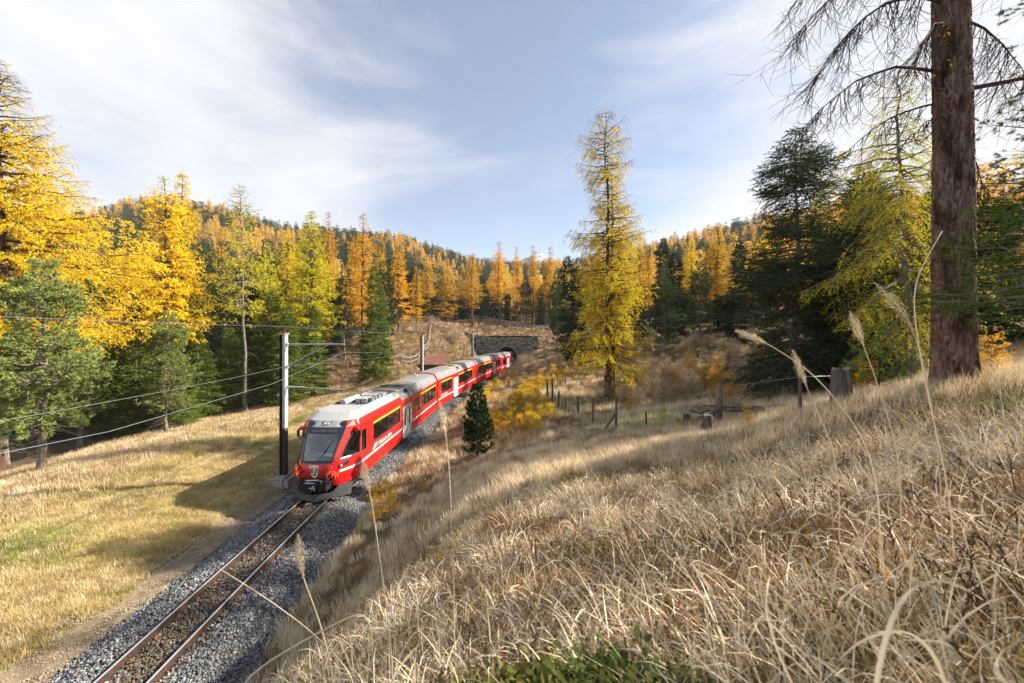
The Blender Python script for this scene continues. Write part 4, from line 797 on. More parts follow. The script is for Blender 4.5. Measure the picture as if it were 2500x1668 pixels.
def coach(ya, yb, wins, doors, cab=False, yel=(), text_y=None, red_sh=None, roof_bits=()):
    pa, pb_ = tp(ya), tp(yb); L_ = float(np.linalg.norm((pb_ - pa)[:2])) - .35; hdg = -math.atan2(pb_[0] - pa[0], pb_[1] - pa[1])
    b = MB(); ys0 = 1.7 if cab else 0.0
    zs = sorted({.34, .62, 1.04, 1.14, 2.6, 2.85} | {w[2] for w in wins} | {w[3] for w in wins} | {.55, 2.4})
    es = sorted({ys0, L_} | {w[0] for w in wins} | {w[1] for w in wins} | {d[0] for d in doors} | {d[1] for d in doors})
    holes = [(w[0], w[1], w[2], w[3]) for w in wins] + [(d[0], d[1], .55, 2.4) for d in doors]
    for s in (-1, 1):
        for a, c in zip(es[:-1], es[1:]):
            for z0, z1 in zip(zs[:-1], zs[1:]):
                if any(h[0] - 1e-6 <= a and c <= h[1] + 1e-6 and h[2] - 1e-6 <= z0 and z1 <= h[3] + 1e-6 for h in holes): continue
                mi = 1 if (z0 == 1.04 and z1 == 1.14) else 0
                q = [(s * sx(z0), a, z0), (s * sx(z0), c, z0), (s * sx(z1), c, z1), (s * sx(z1), a, z1)]
                b.add(q if s > 0 else q[::-1], [[0, 1, 2, 3]], mi)
        # reveals of the openings
        for h in holes:
            x0, x1 = s * (HX - .07), s * (HX + .001)
            for (ya_, za), (yb_, zb) in (((h[0], h[2]), (h[1], h[2])), ((h[1], h[2]), (h[1], h[3])), ((h[1], h[3]), (h[0], h[3])), ((h[0], h[3]), (h[0], h[2]))):
                b.add([(x0, ya_, za), (x1, ya_, za), (x1, yb_, zb), (x0, yb_, zb)], [[0, 1, 2, 3]], 2)
    # shoulders: lower and upper strip of the slanted flank
    r0 = 2.3 if cab else 0.0; cut = red_sh if red_sh else r0
    for s in (-1, 1):
        for (a, c, m1, m2) in ((r0, cut, 0, 4), (cut, L_, 3, 3)):
            if c - a < .01: continue
            b.add([(s * HX, a, 2.85), (s * HX, c, 2.85), (s * 1.19, c, 3.1), (s * 1.19, a, 3.1)], [[0, 1, 2, 3]], m1)
            b.add([(s * 1.19, a, 3.1), (s * 1.19, c, 3.1), (s * .98, c, 3.40), (s * .98, a, 3.40)], [[0, 1, 2, 3]], m2)
        if cab: b.add([(s * HX, 1.7, 2.85), (s * HX, 2.3, 2.85), (s * 1.19, 2.3, 3.1), (s * 1.19, 1.75, 3.1)], [[0, 1, 2, 3]], 0)
    # end walls
    prof = [(-sx(.34), .34), (-HX, 1.0), (-HX, 2.85), (-.98, 3.4), (-.5, 3.5), (.5, 3.5), (.98, 3.4), (HX, 2.85), (HX, 1.0), (sx(.34), .34)]
    b.f.append(np.array([list(range(10))]) + b.n); b.m.append(0); b.v.append(np.array([(x, L_, z) for x, z in prof])); b.n += 10
    if not cab: b.f.append(np.array([list(range(10))]) + b.n); b.m.append(0); b.v.append(np.array([(x, 0, z) for x, z in prof])); b.n += 10
    # floor, ceiling, partitions
    b.box((0, (ys0 + L_) / 2, .60), (2.5, L_ - ys0 - .1, .05), 2); b.box((0, (ys0 + L_) / 2, 2.80), (2.5, L_ - ys0 - .1, .04), 2)
    for s in (-1, 1): b.box((s * 1.22, (ys0 + L_) / 2, 1.02), (.03, L_ - ys0 - .1, .8), 2)
    for d in doors:
        for yy in d: b.box((0, yy, 1.7), (2.3, .04, 2.1), 2)
    # white door step, dark skirt and bogies
    body = b.build('coach_body', [M_RED, M_WHITE, M_INT, M_ROOF, M_LGREY], train); body.location = Vector(pa) - train.location; body.rotation_euler = (0, 0, hdg)
    b = MB(); top = [(-.98, 3.40), (-.6, 3.475), (0, 3.50), (.6, 3.475), (.98, 3.40)]; a0 = red_sh if red_sh else r0
    for (x0, z0), (x1, z1) in zip(top[:-1], top[1:]): b.add([(x0, a0, z0), (x1, a0, z1), (x1, L_, z1), (x0, L_, z0)], [[0, 1, 2, 3]])
    for x in np.linspace(-.8, .8, 7): b.box((x, (a0 + L_) / 2, 3.492 - .09 * abs(x) ** 2), (.018, L_ - a0 - .3, .02))
    b.build('roof', M_ROOF, body)
    b = MB(); 
    for e_ in ([L_ - .07] if cab else [L_ - .07, .07]):
        for (x0, z0), (x1, z1) in zip(prof[1:-2], prof[2:-1]):
            mx, mz = (x0 + x1) / 2, (z0 + z1) / 2; ln = math.hypot(x1 - x0, z1 - z0) + .03; b.box((mx, e_, mz), (ln, .14, .05), rot=Matrix.Rotation(-math.atan2(z1 - z0, x1 - x0), 3, 'Y'))
    b.build('end_ring', M_DRED, body)
    b = MB(); b.box((0, L_ / 2 + ys0 / 2, .36), (2.1, L_ - ys0 - .6, .32))
    for yb2 in (3.2 if cab else 2.6, L_ - 2.6):
        for s in (-1, 1):
            b.box((s * .95, yb2, .38), (.14, 2.4, .2))
            for w_ in (-.9, .9): b.tube([(s * .48, yb2 + w_, .35), (s * .60, yb2 + w_, .35)], .35, 16)
    b.build('underframe', M_BLK, body)
    for w in wins:
        for s in (-1, 1):
            b = MB(); y0, y1, z0, z1, sp = w[:5]; x = s * (HX - .035)
            b.add([(x, y0, z0), (x, y1, z0), (x, y1, z1), (x, y0, z1)], [[0, 1, 2, 3]], 0)
            for yy in (y0 + .03, y1 - .03): b.box((s * (HX - .02), yy, (z0 + z1) / 2), (.03, .06, z1 - z0), 1)
            for zz in (z0 + .03, z1 - .03): b.box((s * (HX - .02), (y0 + y1) / 2, zz), (.03, y1 - y0 - .12, .06), 1)
            for yy in sp: b.box((s * (HX - .02), yy, (z0 + z1) / 2), (.03, .09, z1 - z0 - .12), 1)
            b.build('window', [M_GLASS, M_NAVY], body)
    for y0, y1, z0 in yel:
        for s in (-1, 1): b = MB(); b.box((s * (HX + .003), (y0 + y1) / 2, z0), (.008, y1 - y0, .075)); b.build('yellow_stripe', M_YEL, body)
    for d in doors:
        for s in (-1, 1):
            w_ = (d[1] - d[0]) / 2 - .01
            for q in (0, 1):
                yc = d[0] + (d[1] - d[0]) * (.25 + .5 * q); b = MB(); x = s * (HX + .012)
                b.box((x, yc - w_ * .34, 1.475), (.035, w_ * .31, 1.85), 0); b.box((x, yc + w_ * .34, 1.475), (.035, w_ * .31, 1.85), 0)
                b.box((x, yc, .85), (.035, w_ * .37, .6), 0); b.box((x, yc, 2.315), (.035, w_ * .37, .17), 0); b.box((s * (HX - .0), yc, 1.69), (.02, w_ * .37, 1.08), 1)
                b.build('door', [M_WHITE, M_NAVY], body)
            b = MB(); b.box((s * (HX + .05), (d[0] + d[1]) / 2, .50), (.16, d[1] - d[0], .05)); b.build('door_step', M_LGREY, body)
    b = MB()
    ysq = [y for w in wins if w[1] - w[0] > 1.5 for y in np.arange(w[0] + .4, w[1] - .3, .95)]
    for yy in ysq:
        for s in (-1, 1): b.box((s * .78, yy, 1.0), (.85, .45, .45)); b.box((s * .78, yy + .25, 1.35), (.85, .1, 1.0))
    if ysq: b.build('seats', M_SEAT, body)
    for tx, ty, sz in (text_y or []):
        t = text_mesh(tx, sz, M_WHITE, 'lettering', shear=.25); t.parent = body; t.matrix_local = Matrix.Translation((HX + .004, ty + .62 * sz / .26, 1.24)) @ SIDE_M
        b = MB(); u = sz  # slanted badge with a heavy outline in front of the name
        for k, (a, c) in enumerate(((0, .9), (.25, 1.25), (.55, 1.6), (1.0, 2.0))): b.box((HX + .004, ty + u * (a + c) / 2 * 1.0, 1.22 + u * (.08 + .2 * k)), (.006, u * (c - a) * 1.1, u * .11))
        for a in (.75, 1.3, 1.75): b.box((HX + .004, ty + u * a, 1.24 + u * .42), (.006, u * .13, u * .7), rot=Matrix.Rotation(R(-14), 3, 'X'))
        b.build('company_badge', M_WHITE, body)
    for kind, yy in roof_bits:
        b = MB()
        if kind == 'yellow':
            for (x0, z0), (x1, z1) in zip(top[:-1], top[1:]): b.add([(x0, yy, z0 + .018), (x1, yy, z1 + .018), (x1, yy + .38, z1 + .018), (x0, yy + .38, z0 + .018)], [[0, 1, 2, 3]])
            b.build('yellow_band', M_YEL, body)
        elif kind == 'fans':
            b.box((0, yy + .55, 3.49), (1.5, 1.5, .05), 0)
            for s in (-1, 1): b.tube([(s * .38, yy + .55, 3.5), (s * .38, yy + .55, 3.56)], .32, 18, 1)
            b.build('fan_unit', [M_RFDK, M_BLK], body)
        elif kind == 'vent':
            rr = Matrix.Rotation(R(52), 3, 'Y')
            for s in (-1, 1):
                rr = Matrix.Rotation(R(-s * -55), 3, 'Y')
                b.box((s * 1.10, yy + .45, 3.25), (.34, .95, .03), 0, rot=rr)
                for k in range(6): b.box((s * 1.115, yy + .08 + .15 * k, 3.262), (.30, .07, .04), 1, rot=rr)
            b.build('air_vent', [M_LGREY, M_BLK], body)
        elif kind == 'antenna':
            b.tube([(0, yy, 3.49), (0, yy, 3.60)], [.12, .09], 10); b.box((-.25, yy + .5, 3.6), (.05, .3, .2), taper=.4); b.build('roof_antenna', M_LGREY, body)
    return body, L_
W1 = [(1.75, 2.35, 1.52, 2.56, []), (3.2, 7.6, 1.62, 2.5, [5.4]), (10.9, 12.2, 1.5, 2.5, []), (12.6, 17.6, 1.5, 2.5, [14.0, 15.2, 16.4])]
c1, L1 = coach(Y0, Y1, W1, [(8.1, 10.0)], cab=True, yel=[(3.2, 7.6, 2.56), (12.6, 17.6, 2.56)], text_y=[('Rhätische Bahn', 3.1, .34)], red_sh=8.0,
    roof_bits=[('yellow', 8.15), ('fans', 9.2), ('yellow', 11.2), ('vent', 8.9), ('antenna', 16.3)])
W2 = [(1.1, 4.9, 1.5, 2.5, [2.9, 3.8]), (7.9, 15.0, 1.5, 2.5, [9.4, 10.8, 12.2, 13.6]), (16.2, 16.6, 1.6, 2.3, [])]
c2, _ = coach(Y1, Y2, W2, [(5.6, 7.4)], yel=[(1.1, 4.9, 2.56), (7.9, 15.0, 2.56)], text_y=[('Rhätische Bahn', 1.0, .26)], roof_bits=[('yellow', 6.3), ('fans', 7.3), ('yellow', 9.2), ('vent', 7.6)])
W3 = [(1.2, 10.3, 1.5, 2.5, [2.7, 4.2, 5.7, 7.2, 8.7]), (13.0, 16.6, 1.5, 2.5, [14.8])]
c3, _ = coach(Y2, Y3, W3, [(10.7, 12.3)], yel=[(1.2, 10.3, 2.56)], text_y=[('Rhätische Bahn', 1.0, .26)], roof_bits=[('yellow', 8.6), ('fans', 9.4), ('yellow', 11.2), ('vent', 11.6)])
W4 = [(1.1, 4.0, 1.5, 2.5, [2.5]), (7.2, 15.5, 1.5, 2.5, [9, 11, 13])]
c4, _ = coach(Y3, Y4, W4, [(4.9, 6.6)], text_y=[('Rhätische Bahn', 1.0, .26)], roof_bits=[('yellow', 3.6), ('fans', 4.5), ('yellow', 6.2), ('vent', 5.2)])
for ya in (Y1, Y2, Y3):
    q = tp(ya); b = MB(); 
    for k in range(5): b.box((0, -.19 - .09 * 2 + .09 * k + .0, 1.80), (2.20 if k % 2 else 2.30, .06, 2.75 if k % 2 else 2.85))
    b.box((0, -.17, 1.8), (2.1, .5, 2.6)); g_ = b.build('gangway_bellows', M_BLK, train); g_.location = Vector(q) - train.location; g_.rotation_euler = (0, 0, -math.atan(float(dXc(ya))))
# cab nose of the first coach
rows = [ # z, then x,y of columns A..G
 (.50, (0, .24), (.4, .26), (.74, .34), (.98, .55), (1.17, 1.0), (1.255, 1.45), (sx(.5), 1.7)),
 (.95, (0, .06), (.38, .08), (.68, .15), (.92, .38), (1.17, .90), (1.305, 1.40), (sx(.95), 1.7)),
 (1.06, (0, .05), (.38, .07), (.68, .14), (.92, .37), (1.18, .90), (1.31, 1.40), (HX, 1.7)),
 (1.16, (0, .05), (.38, .07), (.68, .14), (.92, .37), (1.18, .90), (1.315, 1.40), (HX, 1.7)),
 (1.30, (0, .04), (.38, .06), (.67, .13), (.90, .37), (1.18, .90), (1.315, 1.40), (HX, 1.7)),
 (1.50, (0, .12), (.36, .13), (.67, .20), (.88, .42), (1.16, .92), (1.32, 1.42), (HX, 1.7)),
 (1.60, (0, .17), (.36, .18), (.68, .25), (.89, .48), (1.15, .95), (1.32, 1.50), (HX, 1.7)),
 (1.95, (0, .36), (.39, .37), (.74, .45), (.96, .76), (1.19, 1.15), (1.32, 1.52), (HX, 1.7)),
 (2.30, (0, .58), (.42, .59), (.80, .68), (1.03, 1.04), (1.22, 1.30), (1.32, 1.54), (HX, 1.7)),
 (2.60, (0, .80), (.45, .81), (.86, .91), (1.10, 1.32), (1.24, 1.44), (1.32, 1.56), (HX, 1.7)),
 (2.85, (0, 1.0), (.46, 1.01), (.89, 1.12), (1.16, 1.48), (1.27, 1.56), (1.322, 1.62), (HX, 1.7))]
def nose(name, cells, m, off=0):
    b = MB()
    for r_, c_ in cells:
        for s in (-1, 1):
            z0, z1 = rows[r_][0], rows[r_ + 1][0]; q = [(*rows[r_][c_ + 1], z0), (*rows[r_][c_ + 2], z0), (*rows[r_ + 1][c_ + 2], z1), (*rows[r_ + 1][c_ + 1], z1)]
            q = [(s * x, y + off, z) for x, y, z in q]; b.add(q if s > 0 else q[::-1], [[0, 1, 2, 3]])
    import bmesh
    o = b.build(name, m, c1, smooth=True); bm = bmesh.new(); bm.from_mesh(o.data); bmesh.ops.remove_doubles(bm, verts=bm.verts, dist=.001); bmesh.ops.recalc_face_normals(bm, faces=bm.faces); bm.to_mesh(o.data); bm.free(); return o
red = [(r_, c_) for r_ in range(10) for c_ in range(6) if not (r_ in (6, 7, 8) and c_ in (0, 1, 3, 4)) and not (r_ == 9 and c_ in (0, 1)) and not (r_ == 2 and c_ >= 3) and not (r_ == 5 and c_ in (0, 1))]
nose('nose_shell', red, M_RED); nose('nose_stripe', [(2, 3), (2, 4), (2, 5)], M_WHITE)
nose('windscreen', [(r_, c_) for r_ in (6, 7, 8) for c_ in (0, 1)], M_WSCR)
nose('windscreen_surround', [(9, 0), (9, 1), (5, 0), (5, 1)], M_NAVY)
nose('cab_side_window', [(r_, c_) for r_ in (6, 7, 8) for c_ in (3, 4)], M_WSCR)
def pl(r_, c_): return np.array([*rows[r_][c_ + 1], rows[r_][0]])
for s in (-1, 1):
    m3 = np.array([s, 1, 1])
    for P, r_ in (([pl(q, 2) * m3 + (-s * .03, -.012, 0) for q in (6, 7, 8, 9)], .055), ([pl(6, 3) * m3, pl(6, 4) * m3, pl(6, 5) * m3], .035), ([pl(q, 5) * m3 + (0, -.02, 0) for q in (6, 7, 8, 9)], .035), ([pl(q, 3) * m3 for q in (6, 7, 8, 9)], .03)):
        b = MB(); b.tube(P, r_, 6); b.build('window_trim', M_NAVY, c1)
# roof cap of the nose
capr = [(2.85, rows[10][1:]), (3.10, ((0, 1.22), (.42, 1.24), (.84, 1.34), (1.04, 1.52), (1.13, 1.62), (1.19, 1.75), (1.19, 2.3))), (3.38, ((0, 1.85), (.40, 1.87), (.72, 1.92), (.82, 2.0), (.92, 2.08), (.98, 2.15), (.98, 2.3))), (3.46, ((0, 2.28), (.3, 2.29), (.5, 2.29), (.6, 2.29), (.75, 2.29), (.9, 2.3), (.98, 2.3)))]
b = MB()
for k, ((z0, a), (z1, c)) in enumerate(zip(capr[:-1], capr[1:])):
    for j in range(6):
        a0, a1 = a[j], a[j + 1]
        if k == 0 and j == 5: a1 = (HX, 2.3)
        for s in (-1, 1): b.add([(s * a0[0], a0[1], z0), (s * a1[0], a1[1], z0), (s * c[j + 1][0], c[j + 1][1], z1), (s * c[j][0], c[j][1], z1)], [[0, 1, 2, 3]], (0 if j < 2 else 1) if k == 0 else (0 if j < 5 else 2))
for k in (0,):
    pass
b.build('roof_cap', [M_LGREY, M_RED, M_LGREY], c1, smooth=False)
b = MB(); 
for s in (-1, 1): b.add([(s * .30, 1.02 - .01, 2.86), (s * .89, 1.11, 2.86), (s * .86, 1.33 - .015, 3.11), (s * .66, 1.27, 3.08)], [[0, 1, 2, 3]])
b.build('cap_corner_panel', M_NAVY, c1)
b = MB(); b.box((0, 1.14, 2.985), (.42, .02, .28), rot=Matrix.Rotation(R(-41), 3, 'X'), m=1); b.box((0, 1.125, 2.985), (.36, .02, .22), rot=Matrix.Rotation(R(-41), 3, 'X'))
for s in (-1, 1): b.tube([(s * .07, 1.12, 2.985), (s * .07, 1.09, 2.97)], .035, 8, 2)
b.build('top_lamp', [M_LGREY, M_NAVY, M_WHITE], c1)
b = MB(); b.box((0, .87, 2.72), (1.1, .02, .17), rot=Matrix.Rotation(R(-39), 3, 'X')); b.build('destination_display', M_PLOW, c1)
# cab inside
b = MB(); b.box((0, .95, 1.40), (1.5, .9, .5), taper=.8); b.box((0, 1.55, 1.15), (2.3, .05, 1.0)); b.box((.1, 1.45, 1.75), (.5, .14, .9)); b.build('driver_console', M_CABIN, c1)
b = MB(); b.box((0, 2.05, 1.8), (2.3, .05, 2.0)); b.build('cab_partition', M_INT, c1)
# wipers, number, headlights, mirrors
b = MB(); b.tube([(.05, .20, 1.60), (.25, .32, 1.9), (.42, .48, 2.2)], .014, 4); b.tube([(.28, .30, 1.82), (.42, .47, 2.2), (.52, .60, 2.42)], .018, 4); b.tube([(.0, .18, 1.57), (.1, .2, 1.6)], .04, 6); b.build('windscreen_wiper', M_BLK, c1)
t = text_mesh('57806', .17, M_WHITE, 'running_number', depth=.003, bold=.006); t.parent = c1; t.location = (-.26, .045, 1.34); t.rotation_euler = (R(78), 0, 0)
for s in (-1, 1):
    b = MB(); P = [np.array((s * .93, .34, 1.26)), np.array((s * 1.15, .80, 1.34)), np.array((s * 1.15, .80, 1.50)), np.array((s * .905, .36, 1.40))]; n_ = np.array((s * .86, -.5, 0)) * .018
    b.add([p + n_ for p in P] + [p - n_ for p in P], [[0, 1, 2, 3], [0, 4, 5, 1], [1, 5, 6, 2], [2, 6, 7, 3], [3, 7, 4, 0]]); b.tube([(s * .98, .42, 1.35), (s * 1.00, .39, 1.35)], .045, 8, 1); b.build('headlight', [M_BLK, M_WHITE], c1)
    b = MB(); b.tube([(s * 1.12, 1.42, 2.74), (s * 1.30, 1.34, 2.72), (s * 1.42, 1.30, 2.66)], [.07, .09, .05], 8); b.box((s * 1.42, 1.30, 2.5), (.1, .06, .3), 1); b.build('side_camera', [M_RED, M_BLK], c1)
# shield shaped coat of arms: left half black and white, right half yellow blue chequers, dark beast on white below
def shield(w_, h_, z0, z1, x0, x1, n=12):
    zs_ = np.linspace(z0, z1, n); f = lambda z: w_ * math.sqrt(max(0, 1 - max(0, (.25 - z) / .28) ** 2)) if z < .25 else w_
    return [(max(x0, -f(z)), z) for z in zs_], [(min(x1, f(z)), z) for z in zs_]
b = MB(); W_ = .14
def sh(z0, z1, x0, x1, m, off):
    l_, r_ = shield(W_ if off < .02 else W_, 0, z0, z1, x0, x1); V = [(x * 1.0, .045 - off, .95 + z) for x, z in l_] + [(x, .045 - off, .95 + z) for x, z in r_]; n_ = len(l_)
    b.add(V, [[i, n_ + i, n_ + i + 1, i + 1] for i in range(n_ - 1)], m)
W_ = .16; sh(-.03, .37, -1, 1, 0, .012); W_ = .14
sh(.18, .35, -.14, -.07, 1, .016); sh(.27, .35, 0, .07, 2, .016); sh(.27, .35, .07, .14, 3, .016); sh(.18, .27, 0, .07, 3, .016); sh(.18, .27, .07, .14, 2, .016)
b.tube([(-.06, .025, 1.00), (-.02, .025, 1.05), (.05, .025, 1.08), (.08, .025, 1.11)], .018, 5, 1)
for a in ((-.02, 1.05, -.07, 1.09), (.02, 1.06, .05, 1.02), (.05, 1.08, .01, 1.12)): b.tube([(a[0], .025, a[1]), (a[2], .025, a[3])], .011, 4, 1)
b.build('coat_of_arms', [M_WHITE, M_BLK, M_YEL, mat('heraldic_blue', (.03, .05, .25), .5)], c1)
# coupler, hoses, plough
b = MB(); b.box((0, .18, .80), (1.35, .5, .18)); b.box((0, .10, .60), (1.2, .55, .3)); b.box((0, -.12, .58), (.42, .3, .26)); b.tube([(0, .0, .60), (0, -.3, .60)], .13, 10); b.build('coupler', M_BLK, c1)
b = MB(); b.tube([(-.55, -.02, .74), (-.15, -.14, .76), (.1, -.1, .73)], .035, 6); b.tube([(.05, -.30, .50), (.12, -.33, .72), (.18, -.3, .5)], .018, 5); b.tube([(-.05, -.3, .62), (.2, -.32, .64)], .02, 5); b.tube([(-.3, -.1, .86), (.25, -.1, .88)], .03, 6); b.tube([(.3,-.1,.86),(.42,-.12,.80)],.03,5); b.build('coupler_levers', M_SILV, c1)
for x0, x1, h in ((-.72, -.50, .42), (-.60, -.36, .40), (.50, .34, .40), (.66, .44, .46), (.74, .56, .38)):
    b = MB(); t = np.linspace(0, 1, 9); b.tube(np.stack([x0 + (x1 - x0) * t, .10 - .38 * np.sin(np.pi * t), 1.16 - (1.16 - (1.0 - h * .4)) * t + 0 * t - .22 * np.sin(np.pi * t)], 1), .020, 6); b.build('brake_hose', M_BLK, c1)
for x, y_, z in ((-.80, .14, 1.32), (.66, .02, 1.38), (.60, -.02, 1.16), (.86, .18, 1.02), (-.70, .02, 1.14), (.76, .1, 1.12)):
    b = MB(); b.box((x, y_, z), (.15, .16, .14)); b.tube([(x, y_ - .07, z), (x, y_ - .16, z - .02)], .045, 8); b.box((x, y_ - .11, z - .1), (.06, .05, .1)); b.build('socket', M_ORNG, c1)
b = MB(); t = np.linspace(0, 1, 12); b.tube(np.stack([-.85 - .55 * np.sin(np.pi * t), .10 - .05 * t, 1.25 - 1.0 * t - .1 * np.sin(np.pi * t)], 1), .02, 5); b.build('jumper_cable', M_BLK, c1)
b = MB(); xs = np.linspace(-1.32, 1.32, 25)
yv = lambda x, z: .85 * (abs(x) / 1.32) ** 1.7 - .16 - .10 * (1 - (z - .08) / .42)
top_z = lambda x: .56 if abs(x) > .95 else (.56 - .26 * sstep(.95, .70, abs(x)))
V = []; 
for k in range(5):
    for x in xs: z = .07 + (top_z(x) - .07) * k / 4; V.append((x, yv(x, z), z))
i = np.arange(4)[:, None] * 25 + np.arange(24)[None]; F = np.stack([i, i + 1, i + 26, i + 25], -1).reshape(-1, 4); b.add(V, F); b.add(np.array(V) + (0, .035, 0), F[:, ::-1])
for s in (-1, 1): b.box((s * 1.26, 1.25, .42), (.10, 1.0, .14)); b.box((s * 1.30, 1.6, .40), (.12, .1, .25))
b.build('snow_plough', M_PLOW, c1, smooth=True)
# roof equipment well behind the nose cap
b = MB()
for (x0, z0), (x1, z1) in zip([(-.98, 3.40), (-.86, 3.44), (.86, 3.44)], [(-.86, 3.44), (.86, 3.44), (.98, 3.40)]):
    if abs(x1 - x0) > 1: b.add([(x0, 2.3, 3.30), (x1, 2.3, 3.30), (x1, 8.0, 3.30), (x0, 8.0, 3.30)], [[0, 1, 2, 3]], 1); b.add([(x0, 2.3, 3.45), (x1, 2.3, 3.45), (x1, 3.3, 3.45), (x0, 3.3, 3.45)], [[0, 1, 2, 3]]); b.add([(x0, 3.3, 3.45), (x1, 3.3, 3.45), (x1, 3.3, 3.3), (x0, 3.3, 3.3)], [[0, 1, 2, 3]], 1)
    else: b.add([(x0, 2.3, z0), (x1, 2.3, z1), (x1, 8.0, z1), (x0, 8.0, z0)], [[0, 1, 2, 3]])
for s in (-1, 1): b.add([(s * .86, 2.3, 3.44), (s * .86, 8, 3.44), (s * .86, 8, 3.3), (s * .86, 2.3, 3.3)], [[0, 1, 2, 3]], 1)
b.box((0, 8.0, 3.40), (1.9, .04, .2), 0)
b.build('roof_well', [M_LGREY, M_RFDK], c1)
b = MB()
for s in (-1, 1):
    for y_ in np.arange(2.7, 7.9, .42): b.box((s * 1.09, y_, 3.255), (.03, .03, .03), rot=None)
b.build('roof_bolts', M_RFDK, c1)
b = MB(); b.tube([(-.45, 3.7, 3.48), (-.45, 5.6, 3.48)], .15, 10); b.build('air_tank', M_LGREY, c1)
b = MB(); b.tube([(-.45, 5.9, 3.46), (-.45, 7.4, 3.46)], .13, 10); b.build('air_tank', M_RFDK, c1)
b = MB(); b.box((.15, 5.0, 3.42), (.6, .9, .24)); b.box((.2, 6.6, 3.42), (.9, 1.4, .2)); b.build('equipment_box', M_LGREY, c1)
b = MB()
for k in range(4): b.tube([(.62, 4.8 + k * .5, 3.35), (.62, 4.8 + k * .5, 3.56)], [.15, .13], 10)
b.build('roof_insulators', M_RFDK, c1)
b = MB(); b.box((.35, 4.0, 3.42), (.04, .04, .3)); b.tube([(-.7, 3.4, 3.52), (-.7, 7.9, 3.52)], .02, 5); b.tube([(-.2, 3.6, 3.36), (.6, 4.4, 3.36), (.7, 7.6, 3.36)], .03, 5); b.build('roof_pipes', M_BLK, c1)
# passenger seen in the first large window
def person_in_coach(body, x, y, z):
    me = bpy.data.meshes.new('person'); 
    J = [(0, 0, 0), (0, -.02, .25), (0, -.03, .46), (0, -.04, .56), (0, -.06, .68), (.20, -.03, .44), (.27, -.08, .20), (.16, -.30, .18), (-.20, -.03, .44), (-.27, -.08, .20), (-.14, -.30, .20), (.10, -.10, -.02), (.12, -.48, .0), (.12, -.50, -.42), (-.10, -.10, -.02), (-.12, -.48, .0), (-.12, -.50, -.42)]
    E = [(0, 1), (1, 2), (2, 3), (3, 4), (2, 5), (5, 6), (6, 7), (2, 8), (8, 9), (9, 10), (0, 11), (11, 12), (12, 13), (0, 14), (14, 15), (15, 16)]
    me.from_pydata(J, E, []); o = bpy.data.objects.new('person', me); COL.objects.link(o)
    md = o.modifiers.new('skin', 'SKIN'); sv = me.skin_vertices[0].data
    for i, r_ in enumerate([.16, .15, .14, .06, .10, .075, .055, .04, .075, .055, .04, .09, .075, .05, .09, .075, .05]): sv[i].radius = (r_, r_ * .85)
    sv[0].use_root = True; o.modifiers.new('sub', 'SUBSURF').levels = 1; me.materials.append(mat('beige_jumper', (.55, .42, .25), .9))
    M = Matrix.Translation(body.location + train.location) @ body.rotation_euler.to_matrix().to_4x4(); o.location = M @ Vector((x, y, z)); o.rotation_euler = (0, 0, body.rotation_euler.z + math.pi * .0)
    b = MB(); th = np.linspace(0, np.pi, 8); b.tube([(0, -.06, .66), (0, -.065, .70), (0, -.07, .78), (0, -.07, .85)], [.07, .088, .092, .06], 12); b.box((0, -.165, .74), (.025, .03, .04)); b.box((.095, -.06, .74), (.02, .03, .05)); b.box((-.095, -.06, .74), (.02, .03, .05)); b.build('head', mat('skin', (.55, .33, .24), .6), o, smooth=True)
    b = MB(); b.tube([(0, -.065, .80), (0, -.065, .84), (0, -.06, .90)], [.105, .10, .05], 12); b.box((0, -.19, .815), (.14, .12, .015)); b.build('cap', M_WHITE, o)
    return tag(o, 'passenger in a beige jumper and white cap behind the first large window', 'person')
person_in_coach(c1, .85, 3.75, 1.18)

# ------------------------------------------------------------------ grass and ground cover
def tuft_mesh(name, m, seed, n, ln, w, spread, curve, K=5, lean=.25, flat=0, head=0):
    rg = np.random.default_rng(seed); b = MB(); a = rg.uniform(0, 6.28, n); r0 = spread * np.sqrt(rg.random(n)); base = np.stack([np.cos(a) * r0, np.sin(a) * r0, 0 * a - .02], 1)
    az = rg.uniform(0, 6.28, n); L_ = rg.uniform(*ln, n); tilt = np.abs(rg.normal(0, lean, n)) + flat; cv = rg.uniform(.2, 1, n) * curve; W_ = w * rg.uniform(.6, 1.4, n)
    sd = np.stack([-np.sin(az), np.cos(az), 0 * az], 1); P = base.copy(); V = []; 
    tw = rg.uniform(-1.2, 1.2, n)
    for k in range(K + 1):
        t = k / K; wd = W_ * (1 - t ** 2.2) * .5 + .0002; ang = tilt + cv * t * t * 1.6
        s2 = sd * np.cos(tw * t)[:, None] + np.array([0, 0, 1]) * np.sin(tw * t)[:, None]
        V.append(P - s2 * wd[:, None]); V.append(P + s2 * wd[:, None])
        d = np.stack([np.cos(az) * np.sin(ang), np.sin(az) * np.sin(ang), np.cos(ang)], 1); P = P + d * (L_ / K)[:, None]
    V = np.stack(V, 1).reshape(-1, 3); q = np.arange(n)[:, None] * (2 * K + 2) + np.arange(K)[None] * 2
    b.add(V, np.stack([q, q + 1, q + 3, q + 2], -1).reshape(-1, 4))
    if head:
        hn = int(n * head); 
        for i in range(hn):
            m_ = 14; tip = V[i * (2 * K + 2) + 2 * K]; pr = V[i * (2 * K + 2) + 2 * K - 2]; t = rg.random(m_); Pp = pr + (tip - pr) * t[:, None]; D = nrm(np.repeat((tip - pr)[None], m_, 0)) + rg.normal(0, .35, (m_, 3))
            v, f = blades(Pp, nrm(D), .022 * rg.uniform(.6, 1.2, m_), .005, rg); b.add(v, f)
    return b.build(name, m, link=False, smooth=True).data
